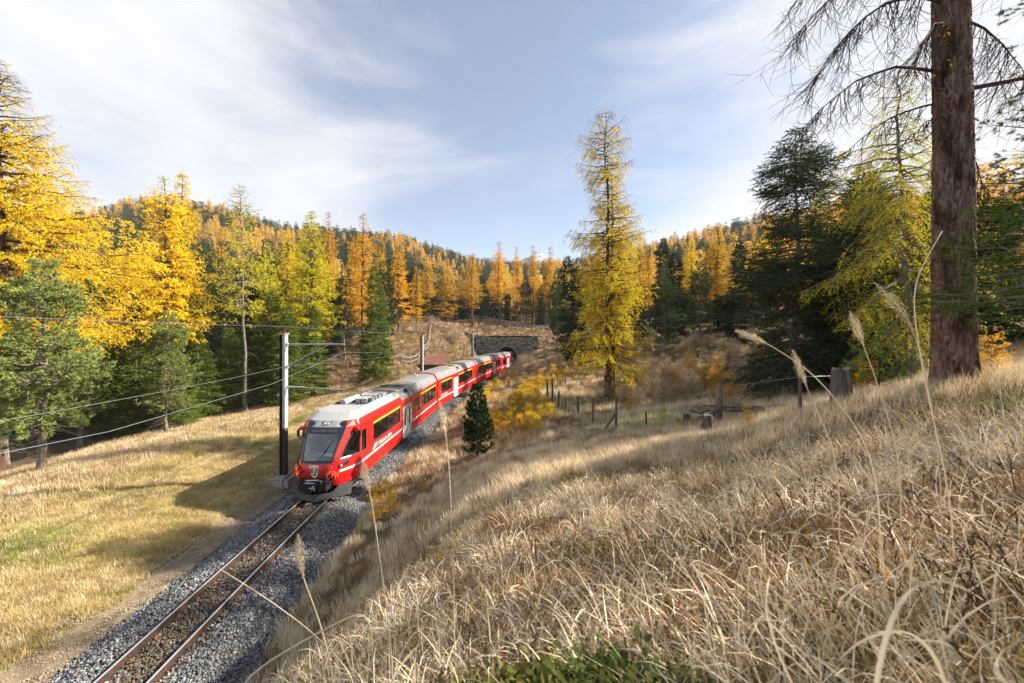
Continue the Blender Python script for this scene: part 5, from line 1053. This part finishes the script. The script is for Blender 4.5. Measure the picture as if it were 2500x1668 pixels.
def leaf_clump(name, m, seed, n=60, R_=.12, Hh=.14, l=.02):
    rg = np.random.default_rng(seed); b = MB(); a = rg.uniform(0, 6.28, n); r = R_ * np.sqrt(rg.random(n)); P = np.stack([np.cos(a) * r, np.sin(a) * r, rg.uniform(.02, Hh, n)], 1)
    D = nrm(np.stack([np.cos(a), np.sin(a), rg.uniform(-.2, .9, n)], 1) + rg.normal(0, .5, (n, 3))); S = nrm(np.cross(D, rg.normal(size=(n, 3)))) ; l_ = l * rg.uniform(.6, 1.3, n)[:, None]
    V = np.stack([P, P + D * l_ * .3 + S * l_ * .26, P + D * l_ * .75 + S * l_ * .24, P + D * l_, P + D * l_ * .75 - S * l_ * .24, P + D * l_ * .3 - S * l_ * .26], 1).reshape(-1, 3)
    b.add(V, np.arange(len(V)).reshape(-1, 6)); 
    return b.build(name, m, link=False).data
def slope_rot(x, y, rg, jit=.1, f=.85):
    e_ = .15; nx_ = -(H(x + e_, y) - H(x - e_, y)) / (2 * e_) * f; ny_ = -(H(x, y + e_) - H(x, y - e_)) / (2 * e_) * f; out = np.empty((len(x), 3)); sp = rg.uniform(0, 6.28, len(x)); jx, jy = rg.normal(0, jit, len(x)), rg.normal(0, jit, len(x))
    for i in range(len(x)):
        q = Vector((0, 0, 1)).rotation_difference(Vector((nx_[i] + jx[i], ny_[i] + jy[i], 1)).normalized()); out[i] = (q.to_matrix() @ Matrix.Rotation(sp[i], 3, 'Z')).to_euler()
    return out
near_src = [tuft_mesh('dry_tuft', M_GR1, 80, 62, (.20, .52), .0078, .27, 1.5, 7, .6, head=.1), tuft_mesh('dry_tuft', M_GR2, 81, 70, (.18, .42), .0055, .27, 1.1, 6, .55, head=.15), tuft_mesh('dry_tuft', M_GR0, 82, 48, (.18, .50), .0095, .28, 2.4, 8, .9),
            tuft_mesh('dry_tuft', M_GR2, 83, 70, (.12, .34), .006, .30, 1.6, 6, 1.1), tuft_mesh('green_tuft', M_GR4, 84, 95, (.10, .28), .0055, .22, .8, 5, .4), tuft_mesh('brown_tuft', M_GR5, 85, 90, (.15, .34), .0045, .26, .6, 5, .4, head=.3), tuft_mesh('weed_stems', mat('dead_weed', (.085, .05, .03), .9, vary=.4, rand='both'), 99, 16, (.22, .50), .004, .25, .4, 5, .35, head=.9), tuft_mesh('ochre_tuft', mat('ochre_grass', (.55, .33, .10), trans=.15, vary=.5, rand='both'), 98, 60, (.14, .38), .006, .26, 1.2, 6, .6)]
mid_src = [tuft_mesh('dry_patch', M_GR1, 86, 70, (.30, .62), .013, .42, .8, 4, .3), tuft_mesh('dry_patch', M_GR2, 87, 80, (.28, .55), .013, .42, .6, 4, .3), tuft_mesh('brown_patch', M_GR5, 88, 80, (.25, .52), .012, .42, .5, 4, .35),
           tuft_mesh('green_patch', M_GR4, 89, 80, (.14, .32), .014, .42, .6, 3, .4)]
rg = np.random.default_rng(21)
def in_right(x, y): return (x > Xc(y) + 2.15 + .5 * vnoise(x, y, .8, 4)) 
n = 12500; r = np.exp(rg.uniform(math.log(.55), math.log(13), n)); a = rg.uniform(-1.0, 1.05, n); x = r * np.sin(a) * 1.0; y = r * np.cos(a)
ok = in_right(x, y) & (y > .25); x, y, r = x[ok], y[ok], r[ok]; z = H(x, y); 
dens = vnoise(x, y, .9, 6) * .6 + vnoise(x, y, 3.0, 7) * .4; ok = rg.random(len(x)) < .12 + dens * 1.35; ok &= ~((r < 1.0) & (x < .25)); qb = vnoise(x, y, .9, 51) ; bz = (r < 2.9) & ((qb > .50) | ((x < 1.0) & (qb > .28))); ok &= ~(bz & (rg.random(len(x)) < .5)); x, y, z, r = x[ok], y[ok], z[ok], r[ok]
q = vnoise(x, y, 2.2, 15); g_ = vnoise(x, y, 1.3, 16); u = rg.random(len(x))
k = np.where(u < .32, 0, np.where(u < .62, 1, np.where(u < .82, 2, 3)))
k = np.where((g_ > .62) & (u > .45), 4, k); k = np.where((y > 8.5) & (x < 3.5) & (g_ > .45) & (rg.random(len(x)) < .4), 4, k); k = np.where((((x - 1.2) / 3.2) ** 2 + ((y - 10.2) / 1.7) ** 2 < 1) & (rg.random(len(x)) < .55), 4, k); k = np.where((q > .62) & (rg.random(len(x)) < .4), 5, k); k = np.where((x < -2.5) & (rg.random(len(x)) < .5), 5, k); v_ = rg.random(len(x)); k = np.where(v_ < .035, 6, np.where(v_ < .17, 7, k))
slopex = .0
rot = slope_rot(x, y, rg, .14)
sc_ = rg.uniform(.65, 1.35, len(x)) * (1 + .02 * r) * np.where(x > 1, 1.0, .85) * np.clip(.45 + r * .45, .5, 1) * np.clip(1.2 - r * .06, .55, 1)
qb = vnoise(x, y, .9, 51); bz = (r < 2.9) & ((qb > .50) | ((x < 1.0) & (qb > .28))); sc_ = sc_ * np.where(bz, .62, 1)
scatter('near_grass', np.stack([x, y, z], 1), rot, sc_, k, near_src)
n = 30000; r = np.exp(rg.uniform(math.log(9), math.log(72), n)); a = rg.uniform(-.6, 1.0, n); x = r * np.sin(a); y = r * np.cos(a)
ok = in_right(x, y) & (y > 5) & (y < 92) & ~((y > 77) & (y < 82.5) & (np.abs(x - Xc(y)) < 7)); x, y, r = x[ok], y[ok], r[ok]; z = H(x, y)
trackpath = np.abs(x - np.interp(y, [14, 20, 26, 32, 45, 60], [-4.6, -3.2, -1.6, -.2, 1.4, 3.2])) < .75
ok = ~trackpath | (rg.random(len(x)) < .15); ok &= rg.random(len(x)) < .35 + vnoise(x, y, 2.5, 31) * 1.1; x, y, z, r = x[ok], y[ok], z[ok], r[ok]; u = rg.random(len(x)); q = vnoise(x, y, 4, 33)
k = np.where(u < .30 + .3 * (y < 16), 0, np.where(u < .66, 1, 2)); k = np.where((q > .70) & (u > .3), 3, k); k = np.where((np.hypot(x - 6.2, (y - 20) * .8) < 2.6) & (u > .15), 3, k); k = np.where((y > 55) & (rg.random(len(x)) < .5), 2, k)
rot = np.stack([rg.normal(0, .12, len(x)), rg.normal(-.06, .12, len(x)), rg.uniform(0, 6.28, len(x))], 1)
scatter('rough_grass', np.stack([x, y, z], 1), rot, rg.uniform(.5, 1.1, len(x)) * (1 + .006 * r) * np.where(y < 20, .62, .8), k, mid_src)
# left meadow
ms = [tuft_mesh('meadow_patch', M_GR3, 90, 110, (.09, .27), .011, .36, .9, 3, .7), tuft_mesh('meadow_patch', M_GR3, 91, 90, (.16, .40), .011, .36, .9, 4, .6), tuft_mesh('meadow_patch', M_GR1, 92, 60, (.18, .45), .011, .36, .8, 4, .5), tuft_mesh('meadow_patch', M_GR2, 94, 70, (.12, .38), .012, .40, .8, 4, .5), tuft_mesh('green_patch', M_GR4, 93, 80, (.06, .18), .013, .3, .6, 3, .5)]
n = 46000; r = np.exp(rg.uniform(math.log(9), math.log(70), n)); a = rg.uniform(-1.02, -.08, n); x = r * np.sin(a); y = r * np.cos(a)
d = Xc(y) - x; edge = np.interp(y, [0, 20, 30, 42, 50, 60], [27, 25, 24, 20.5, 20, 22]); ok = (d > 2.9 + .8 * vnoise(x * 2, y, .8, 3)) & (-x < edge + 6) & (y < 56); ok |= (d > 2.2) & (y > 34) & (y < 90) & (-x < edge + 3)
x, y, r, d = x[ok], y[ok], r[ok], d[ok]; z = H(x, y); u = rg.random(len(x)); q = vnoise(x, y, 3.5, 41); ed = -x - np.interp(y, [0, 20, 30, 42, 50, 60], [27, 25, 24, 20.5, 20, 22]) + 7
k = np.where(u < .40, 0, np.where(u < .74, 1, np.where(u < .84, 2, 3))); k = np.where((ed + q * 3 > 2.8) & (rg.random(len(x)) < .8), np.where(u < .45, 2, 3), k); k = np.where((q > .68) & (u > .7) & (ed < 0), 4, k); k = np.where((d < 5) & (u < .25) & (q > .5), 4, k); k = np.where((y > 50) & (u < .7), 3, k)
scatter('meadow_grass', np.stack([x, y, z], 1), np.stack([rg.normal(0, .1, len(x)), rg.normal(0, .1, len(x)), rg.uniform(0, 6.28, len(x))], 1), rg.uniform(.6, 1.2, len(x)) * (1 + .006 * r) * np.where(ed < 0, .62, 1.0) * np.where(k == 2, .8, 1), k, ms)
# bank and hill above the tunnel
n = 15000; x = rg.uniform(-26, 16, n); y = rg.uniform(44, 101, n); ok = ((np.abs(x - Xc(y)) > 2.6) | (y > 82.4)) & ~((y > 77) & (y < 82.1) & (np.abs(x - Xc(y)) < 7)) & ~((np.abs(x + 10.9) < 2.6) & (np.abs(y - 58) < 2.5)); x, y = x[ok], y[ok]; z = H(x, y)
scatter('bank_grass', np.stack([x, y, z], 1), np.stack([rg.normal(0, .2, len(x)), rg.normal(0, .2, len(x)), rg.uniform(0, 6.28, len(x))], 1), rg.uniform(.55, 1.0, len(x)), np.where(rg.random(len(x)) < .18, 0, np.where(rg.random(len(x)) < .5, 1, 2)), mid_src)
# lingonberry mats
lc = [leaf_clump('berry_clump', M_LEAF, 95, 80, .13, .17, .024), leaf_clump('berry_clump', M_LEAF, 96, 90, .15, .22, .027), leaf_clump('berry_clump', M_LEAFR, 97, 14, .13, .22, .028)]
n = 22000; r = np.exp(rg.uniform(math.log(.8), math.log(9), n)); a = rg.uniform(-.9, .95, n); x = r * np.sin(a); y = r * np.cos(a); q = vnoise(x, y, .9, 51)
ok = in_right(x, y) & (r < 3.0 + .4 * rg.random(len(x))) & ((q > .50) | ((x < 1.0) & (q > .28))) ; x, y = x[ok], y[ok]; z = H(x, y)
scatter('lingonberry_shrub', np.stack([x, y, z], 1), np.stack([0 * x, 0 * x, rg.uniform(0, 6.28, len(x))], 1), rg.uniform(.9, 1.6, len(x)), np.where(rg.random(len(x)) < .06, 2, rg.integers(0, 2, len(x))), lc)

# ------------------------------------------------------------------ shrubs and young trees
def merged(key, name, mats=None):
    t, c, H0, R0 = PROTO[key]; import bmesh
    bm = bmesh.new(); bm.from_mesh(t); nf = len(bm.faces); bm.from_mesh(c); bm.faces.ensure_lookup_table()
    for i, f in enumerate(bm.faces): f.material_index = 0 if i < nf else 1
    me = bpy.data.meshes.new(name); bm.to_mesh(me); bm.free(); me.materials.append(mats[0] if mats else t.materials[0]); me.materials.append(mats[1] if mats else c.materials[0]); return me
proto('shrub', M_LARY, M_TWIGL, 1.0, .42, seed=14, cb=.0, nb=40, rise=1.6, droop=.3, tip=.2, tw_len=.20, tw_sp=.07, tw_hang=-.7, tuft_sp=.06, ntuft=2, tl=.055, tw=.018, trunk_r=.012, prof='cone', twig_w=.008, tuft='larch')
proto('twiggy', M_GR1, M_TWIGL, 1.6, .8, seed=15, cb=.0, nb=70, rise=.8, droop=.2, tip=.2, tw_len=.35, tw_sp=.08, tw_hang=-.4, tuft_sp=.16, ntuft=1, tl=.05, tw=.02, trunk_r=.015, prof='round', twig_w=.008, tuft='larch')
sh1 = merged('shrub', 'yellow_shrub'); sh2 = merged('shrub', 'yellow_shrub', [M_TWIGL, M_LARO]); sh3 = merged('twiggy', 'twiggy_shrub')
pts = []
for px_, py_, s, c_ in [(1200, 1050, .9, 10), (1240, 1045, 1.2, 16), (1290, 1050, 1.2, 14), (1320, 1030, 1.0, 10), (1265, 1010, 1.4, 14), (1275, 985, 1.6, 14), (1290, 965, 1.6, 14), (1300, 950, 1.8, 14), (1330, 940, 1.8, 12), (1355, 928, 2.2, 10), (1375, 922, 2.2, 8), (1190, 930, 2.6, 12), (1215, 955, 1.8, 12), (1240, 925, 2.5, 8), (1195, 985, 1.2, 8), (1170, 975, 1.2, 6)]:
    g = hit(px_, py_)
    for i in range(int(c_ * 1.5)): xx, yy_ = g.x + rg.normal(0, .55 * s), g.y + rg.normal(0, .8 * s); pts.append((xx, yy_, float(H(xx, yy_)) - .05))
pts = np.array(pts); scatter('yellow_shrubs', pts, np.stack([0 * pts[:, 0], 0 * pts[:, 0], rg.uniform(0, 6.28, len(pts))], 1), rg.uniform(.35, 1.0, len(pts)), rg.integers(0, 2, len(pts)), [sh1, sh2])
n = 420; x = rg.uniform(-3, 24, n); y = rg.uniform(24, 46, n); q = vnoise(x, y, 5, 61); ok = (q > .55) & (x > y * .28 - 2) & (x < y * .62); x, y = x[ok], y[ok]
x2, y2 = rg.uniform(-22, 6, 260), rg.uniform(50, 92, 260); ok = (np.abs(x2 - Xc(y2)) > 4) & ~((y2 > 74) & (y2 < 83) & (np.abs(x2 - Xc(y2)) < 7.5)) & (vnoise(x2, y2, 6, 71) > .45); x = np.concatenate([x, x2[ok]]); y = np.concatenate([y, y2[ok]])
scatter('twiggy_shrubs', np.stack([x, y, H(x, y) - .05], 1), np.stack([0 * x, 0 * x, rg.uniform(0, 6.28, len(x))], 1), rg.uniform(.5, 1.1, len(x)), np.where(rg.random(len(x)) < .22, 1, 0), [sh3, sh2])
def young(key, px_, py0, py1, rpx, label, name='young_larch'):
    g = hit(px_, py1); Y = g.y; return tree_at(key, g.x, Y, g.z + (py1 - py0) / FPX * Y, rpx / FPX * Y, label, name=name)
young('sapling', 1684, 855, 955, 36, 'bright orange young larch, left and tallest of those behind the fence'); young('sapling', 1755, 862, 958, 34, 'orange young larch close to the big dark spruce')
young('sapling', 1722, 875, 950, 22, 'small orange young larch between the two bigger ones'); young('sapling', 1785, 905, 975, 28, 'low orange young larch at the spruce foot')
young('sapling', 1660, 890, 960, 24, 'pale orange young larch left of the bright orange one'); young('sapling', 1538, 955, 1005, 16, 'small orange larch seedling behind the mesh fence')
young('sapling', 1825, 1025, 1068, 20, 'tiny orange larch seedling in the dry grass by the fence'); young('sapling', 2030, 870, 950, 60, 'orange young larch glowing behind the broken stump')
young('sapling', 2420, 810, 935, 55, 'pale orange young larch right of the thick trunk'); young('sapling', 2120, 880, 960, 45, 'orange young larch behind the little pine')
g = hit(945, 1275)
wd, lf = conifer(33, 1.45, .75, cb=.05, nb=46, rise=.5, droop=.2, tip=.3, tw_len=.3, tw_sp=.10, tw_hang=-.15, tuft_sp=.022, ntuft=3, tl=.045, tw=.014, trunk_r=.018, prof='flat', twig_w=.008, tuft='larch')
e = empty('young_larch', g, label='small orange young larch leaning over the ballast in front of the train', cat='tree'); wd.build('trunk', M_TWIGL, e); lf.build('crown', M_LARO, e); e.rotation_euler = (0, R(-12), 0)
g = hit(1165, 1122); Hp = (1122 - 950) / FPX * g.y
wd, lf = conifer(34, Hp, Hp * .25, cb=.02, nb=120, rise=.45, droop=.1, tip=.35, tw_len=.34, tw_sp=.10, tw_hang=-.5, tuft_sp=.028, ntuft=4, tl=.11, tw=.03, trunk_r=.05, prof='cone', twig_w=.01, tuft='pine')
e = empty('young_pine', g, label='small dense dark pine standing alone between the track and the meadow', cat='tree'); wd.build('trunk', M_TWIG, e); lf.build('crown', mat('dark_pine_needles', (.028, .058, .022), trans=.15, vary=.5, rand='both'), e)
X_, Y_ = 8.95, 9.7; z_ = float(H(X_, Y_))
wd, lf = conifer(35, 1.75, .85, cb=.22, nb=26, rise=.25, droop=.1, tip=.4, tw_len=.28, tw_sp=.12, tw_hang=-.25, tuft_sp=.014, ntuft=6, tl=.085, tw=.004, trunk_r=.035, prof='flat', twig_w=.008, tuft='pine')
e = empty('young_pine', (X_, Y_, z_ - .05), label='little bright green pine with long needles beside the broken grey stump', cat='tree'); wd.build('trunk', M_BARK, e); lf.build('crown', mat('fresh_pine_needles', (.16, .27, .07), trans=.3, vary=.4, rand='both'), e)

# ------------------------------------------------------------------ thick trunk at the right
X_, Y_ = 7.62, 6.85; z_ = float(H(X_, Y_)) - .2; e = empty('larch_tree', (X_, Y_, z_), label='thick red brown larch trunk at the right with bare drooping twigs', cat='tree')
nr, ns = 420, 110; zz = np.linspace(0, 15, nr); th = np.linspace(0, 2 * np.pi, ns, endpoint=False); TT, ZZ = np.meshgrid(th, zz)
R0 = .262 - .0075 * ZZ + .12 * np.exp(-ZZ * 3.2) * (1 + .35 * np.sin(TT * 5 + 1)) ; cx_ = np.cos(TT); sy_ = np.sin(TT)
w1 = TT * 9 + 2.2 * (vnoise(TT * 2 + 9, ZZ, .55, 1) - .5) * 3; w1 = TT / (2 * np.pi) * 22 + 1.9 * vnoise(cx_ * 3 + 5, ZZ + sy_ * 2, .35, 2)
fis = np.abs(np.modf(w1)[0] - .5) * 2; hz = ZZ * 3.6 + 2.5 * vnoise(cx_ * 4 + 9, ZZ * 1.2 + sy_ * 4, .4, 3); fh = np.abs(np.modf(hz)[0] - .5) * 2
ridge = np.minimum(sstep(0, .45, fis), sstep(0, .28, fh) * .6 + .4); R1 = R0 + (ridge - .6) * .058 + (vnoise(cx_ * 9 + 20, ZZ * 4, .3, 5) - .5) * .018
b = MB(); V = np.stack([cx_ * R1 + .010 * ZZ * -1.0 - .01 * np.sin(ZZ), sy_ * R1, ZZ], -1); i = np.arange(nr - 1)[:, None] * ns; j = np.arange(ns)[None]
b.add(V, np.stack([i + j, i + (j + 1) % ns, i + ns + (j + 1) % ns, i + ns + j], -1).reshape(-1, 4)); b.build('trunk', M_BARKR, e, smooth=True)
rg = np.random.default_rng(77); bb = MB(); tb_ = MB(); lf = MB()
def hangtwigs(P, n, L_, rad, dirx=-.5):
    for _ in range(n):
        t = rg.uniform(.15, 1); k = t * (len(P) - 1); i0 = int(min(k, len(P) - 2)); p = P[i0] + (P[i0 + 1] - P[i0]) * (k - i0); d = np.array([dirx * rg.uniform(.1, 1.3), rg.normal(0, .35), -1.0]); d /= np.linalg.norm(d); l_ = L_ * rg.uniform(.35, 1.2)
        s = np.linspace(0, 1, 6)[:, None]; cv = np.array([rg.normal(0, .25), rg.normal(0, .2), .18]); Q = p + d * l_ * s + cv * l_ * s ** 2; tb_.tube(Q, rad * (1.1 - s[:, 0]) + .0012, 3, cap=False)
        for _2 in range(rg.integers(3, 8)):
            t2 = rg.uniform(.1, .95); k2 = t2 * 5; j0 = int(k2); p2 = Q[j0] + (Q[j0 + 1] - Q[j0]) * (k2 - j0); d2 = d + rg.normal(0, .55, 3); d2 /= np.linalg.norm(d2); l2 = l_ * rg.uniform(.15, .45); s2 = np.linspace(0, 1, 4)[:, None]
            Q2 = p2 + d2 * l2 * s2 + np.array([0, 0, .15]) * l2 * s2 ** 2; tb_.tube(Q2, .0028 * (1.1 - s2[:, 0]) + .0008, 3, cap=False)
            if rg.random() < .22: v, f = blades(np.repeat(Q2[2:3], 6, 0) + rg.normal(0, .008, (6, 3)), nrm(rg.normal(0, 1, (6, 3))), .022 * np.ones(6), .008, rg); lf.add(v, f)
def bough(h, az, L_, up, dr, r_, nt, tl_):
    s = np.linspace(0, 1, 9)[:, None]; dh = np.array([math.cos(az), math.sin(az), 0]); P = np.array([0, 0, h]) + dh * L_ * s + np.array([0, 0, 1]) * L_ * (up * s - dr * s ** 2.2) + rg.normal(0, .02, (9, 3)) * s
    bb.tube(P, r_ * .62 * (1.15 - s[:, 0]), 6); hangtwigs(P, int(nt * 1.7), tl_, .0055)
b0 = at(2285, 0, 6.85)[2] - z_
for h, az, L_, up, dr, r_, nt, tl_ in [(5.6, 3.0, 2.4, .55, .85, .045, 34, 1.0), (6.8, 3.25, 2.7, .35, .9, .05, 46, 1.25), (7.6, 2.9, 2.5, .4, .8, .045, 40, 1.3), (6.2, 3.7, 2.0, .3, .8, .035, 26, 1.0), (5.2, 2.6, 1.7, .2, .7, .03, 20, .8),
    (5.35, -.25, 2.2, .15, .15, .06, 26, 1.0), (6.6, .3, 2.2, .2, .5, .04, 30, 1.2), (7.4, -.6, 2.2, .3, .6, .04, 26, 1.3), (4.6, .5, 1.8, .1, .6, .03, 20, .9), (8.4, 3.4, 2.9, .2, .7, .05, 34, 1.4), (4.9, 3.3, 1.2, .1, .7, .02, 12, .6), (3.9, .4, 1.6, 0, .5, .03, 16, .7), (8.8, 2.5, 2.4, .2, .6, .05, 22, 1.3)]: bough(h, az, L_, up, dr, r_, nt, tl_)
bb.build('branch', M_BARK, e); tag(tb_.build('twigs', M_TWIG, e), kind='stuff'); tag(lf.build('needles', M_LARO, e), kind='stuff')
X_, Y_ = 7.35, 5.25; z_ = float(H(X_, Y_))
wd, lf = conifer(36, 3.0, 2.1, cb=.35, nb=44, rise=.10, droop=.22, tip=.25, tw_len=.55, tw_sp=.11, tw_hang=.1, tuft_sp=.014, ntuft=4, tl=.034, tw=.008, trunk_r=.05, prof='column', twig_w=.006, tuft='spruce')
e = empty('young_spruce', (X_, Y_, z_ - .1), label='young green spruce reaching in from the right edge before the thick trunk', cat='tree'); wd.build('trunk', M_BARKG, e); lf.build('crown', mat('fresh_spruce_needles', (.075, .13, .025), trans=.3, vary=.5, rand='both'), e)
# trees just outside the frame on the right that shade the near slope
for i, (X_, Y_, hh, kk) in enumerate([(14, 5.5, 16, 'larch_g'), (13.5, -.5, 16, 'larch_p'), (26, 5, 20, 'spruce_d'), (36, 17, 18, 'spruce_d'), (31, 21.5, 17, 'spruce_d'), (37, 26, 18, 'larch_a'), (24, 27, 12, 'pine_b'), (31, 35, 16, 'spruce_d')]):
    tree_at(kk, X_, Y_, float(H(X_, Y_)) + hh, 3.3, ['conifer standing beyond the right edge of the clearing'][0], name=names[kk], group='trees beyond the right edge of the clearing')

# ------------------------------------------------------------------ tall reed grass stalks close to the camera
def stalk(pts, Y, plume, label, r_=.0022, pr=.012, m=M_GR1):
    P = [at(x, y, Y + dy) for x, y, dy in pts]; g = P[0].copy(); g[2] = min(float(H(g[0], g[1])) - .02, g[2]); foot = Vector(g); P = np.array([g] + P[(1 if g[2] > P[0][2] - .02 else 0):]) - g
    s = np.linspace(0, len(P) - 1, 26); 
    Q = np.stack([np.interp(s, np.arange(len(P)), P[:, k]) for k in range(3)], 1)
    for _ in range(6): Q[1:-1] = (Q[:-2] + Q[1:-1] * 2 + Q[2:]) / 4
    b = MB(); b.tube(Q, np.linspace(r_ * 1.3, r_ * .6, 26), 5); o = b.build('reed_grass', m, smooth=True); o.location = foot; tag(o, label, 'grass stalk')
    if plume:
        n0 = int(26 * (1 - plume)); rg = np.random.default_rng(int(pts[0][0])); n_ = 420; t = rg.uniform(n0, 24.9, n_); i0 = t.astype(int); Pp = Q[i0] + (Q[i0 + 1] - Q[i0]) * (t - i0)[:, None]; T_ = nrm(Q[i0 + 1] - Q[i0])
        env = np.sin(np.pi * np.clip((t - n0) / (25 - n0), .06, .96)); D = nrm(T_ + rg.normal(0, .35, (n_, 3))); v, f = blades(Pp + rg.normal(0, 1, (n_, 3)) * (env * pr * .5)[:, None], D, .016 * (.5 + env), .0022, rg); b2 = MB(); b2.add(v, f); p = b2.build('plume', M_GR1, o)
stalk([(2300, 1180, 0), (2262, 900, 0), (2215, 770, 0), (2135, 690, 0)], 1.9, .32, 'tall reed stalk with the largest drooping plume before the leaning larch', pr=.026)
stalk([(2330, 1250, 0), (2250, 900, 0), (2222, 700, 0), (2300, 565, .05)], 1.6, 0, 'tall bent straw with its tip crossing the thick trunk', r_=.0022)
stalk([(2200, 1120, 0), (2130, 900, 0), (2075, 762, 0)], 1.8, .2, 'upright reed stalk left of the largest plume', pr=.016)
stalk([(2150, 1120, 0), (2000, 920, 0), (1870, 835, 0), (1796, 808, 0)], 1.7, .25, 'arching reed stalk with plume bowing left across the dark spruce', pr=.016)
stalk([(2050, 1130, 0), (1975, 960, 0), (1935, 855, 0)], 1.8, .3, 'short upright reed plume in front of the fence post', pr=.014)
stalk([(1110, 1500, 0), (1100, 1200, 0), (1092, 1085, 0), (1074, 982, 0)], 1.9, .2, 'slim reed plume standing in front of the second coach', pr=.016)
stalk([(960, 1600, 0), (925, 1350, 0), (906, 1215, 0), (886, 1130, 0)], 1.6, .2, 'slim reed plume right of the train front', pr=.016)
stalk([(880, 1660, 0), (760, 1540, 0), (650, 1460, 0), (530, 1385, 0)], 1.7, 0, 'tan straw leaning far left over the rails', r_=.0018)
stalk([(820, 1660, 0), (775, 1500, 0), (735, 1400, 0), (727, 1305, 0)], 1.6, .3, 'blurred reed plume over the right rail', pr=.016)
stalk([(520, 1690, 0), (750, 1560, 0), (880, 1490, 0), (905, 1520, 0), (910, 1600, 0)], 1.35, 0, 'broad dry blade arching over the lower left slope', r_=.003)
def ribbon(pts, Y, w, label, m=M_GR1):
    P = np.array([at(x, y, Y + dy) for x, y, dy in pts]); g = P[0].copy(); g[2] = min(float(H(g[0], g[1])), g[2] - .05); P = np.concatenate([[g], P]) - g
    Q = np.stack([np.interp(np.linspace(0, len(P) - 1, 24), np.arange(len(P)), P[:, k]) for k in range(3)], 1)
    for _ in range(5): Q[1:-1] = (Q[:-2] + Q[1:-1] * 2 + Q[2:]) / 4
    t = np.linspace(0, 1, 24); T_ = nrm(np.gradient(Q, axis=0)); S = nrm(np.cross(T_, np.array([.25, 1.0, .2]) + .5 * np.sin(t * 3)[:, None] * np.array([1, 0, .4]))); wd = w * .5 * (np.sin(np.pi * np.clip(t * .93 + .07, 0, 1)) ** .5 + .02)
    N_ = np.cross(T_, S); V = np.stack([Q - S * wd[:, None], Q + N_ * wd[:, None] * .25, Q + S * wd[:, None]], 1).reshape(-1, 3); b = MB(); i = np.arange(23)[:, None] * 3 + np.arange(2)[None]; b.add(V, np.stack([i, i + 1, i + 4, i + 3], -1).reshape(-1, 4))
    o = b.build('grass_blade', m, smooth=True); o.location = Vector(g); return tag(o, label, 'grass blade')
ribbon([(2120, 1760, 0), (2150, 1600, 0), (2185, 1480, .01), (2240, 1420, .03), (2320, 1415, .05), (2375, 1450, .06)], .62, .007, 'pale curled blade nearest the camera at the lower right')
ribbon([(2560, 1760, 0), (2470, 1680, 0), (2425, 1640, 0), (2440, 1590, .02), (2500, 1560, .04)], .60, .007, 'pale curled blade in the lower right corner')
ribbon([(2330, 1740, 0), (2290, 1600, 0), (2215, 1530, .04), (2100, 1560, .1), (2040, 1620, .1)], .75, .007, 'low curled blade bowing left beneath the nearest pale blade')
ribbon([(1960, 1720, 0), (1900, 1600, 0), (1865, 1480, .05), (1880, 1400, .1)], 1.0, .006, 'upright tan blade at the bottom right of centre')

# ------------------------------------------------------------------ air
b = MB(); b.box((0, 800, 143), (3200, 2100, 396)); o = b.build('haze', []); tag(o, kind='stuff')
m = bpy.data.materials.new('haze_air'); m.use_nodes = True; m.node_tree.nodes.clear(); out = m.node_tree.nodes.new('ShaderNodeOutputMaterial'); v = m.node_tree.nodes.new('ShaderNodeVolumePrincipled')
v.inputs['Color'].default_value = (.88, .92, 1, 1); v.inputs['Density'].default_value = .00018; m.node_tree.links.new(v.outputs[0], out.inputs['Volume']); o.data.materials.append(m)
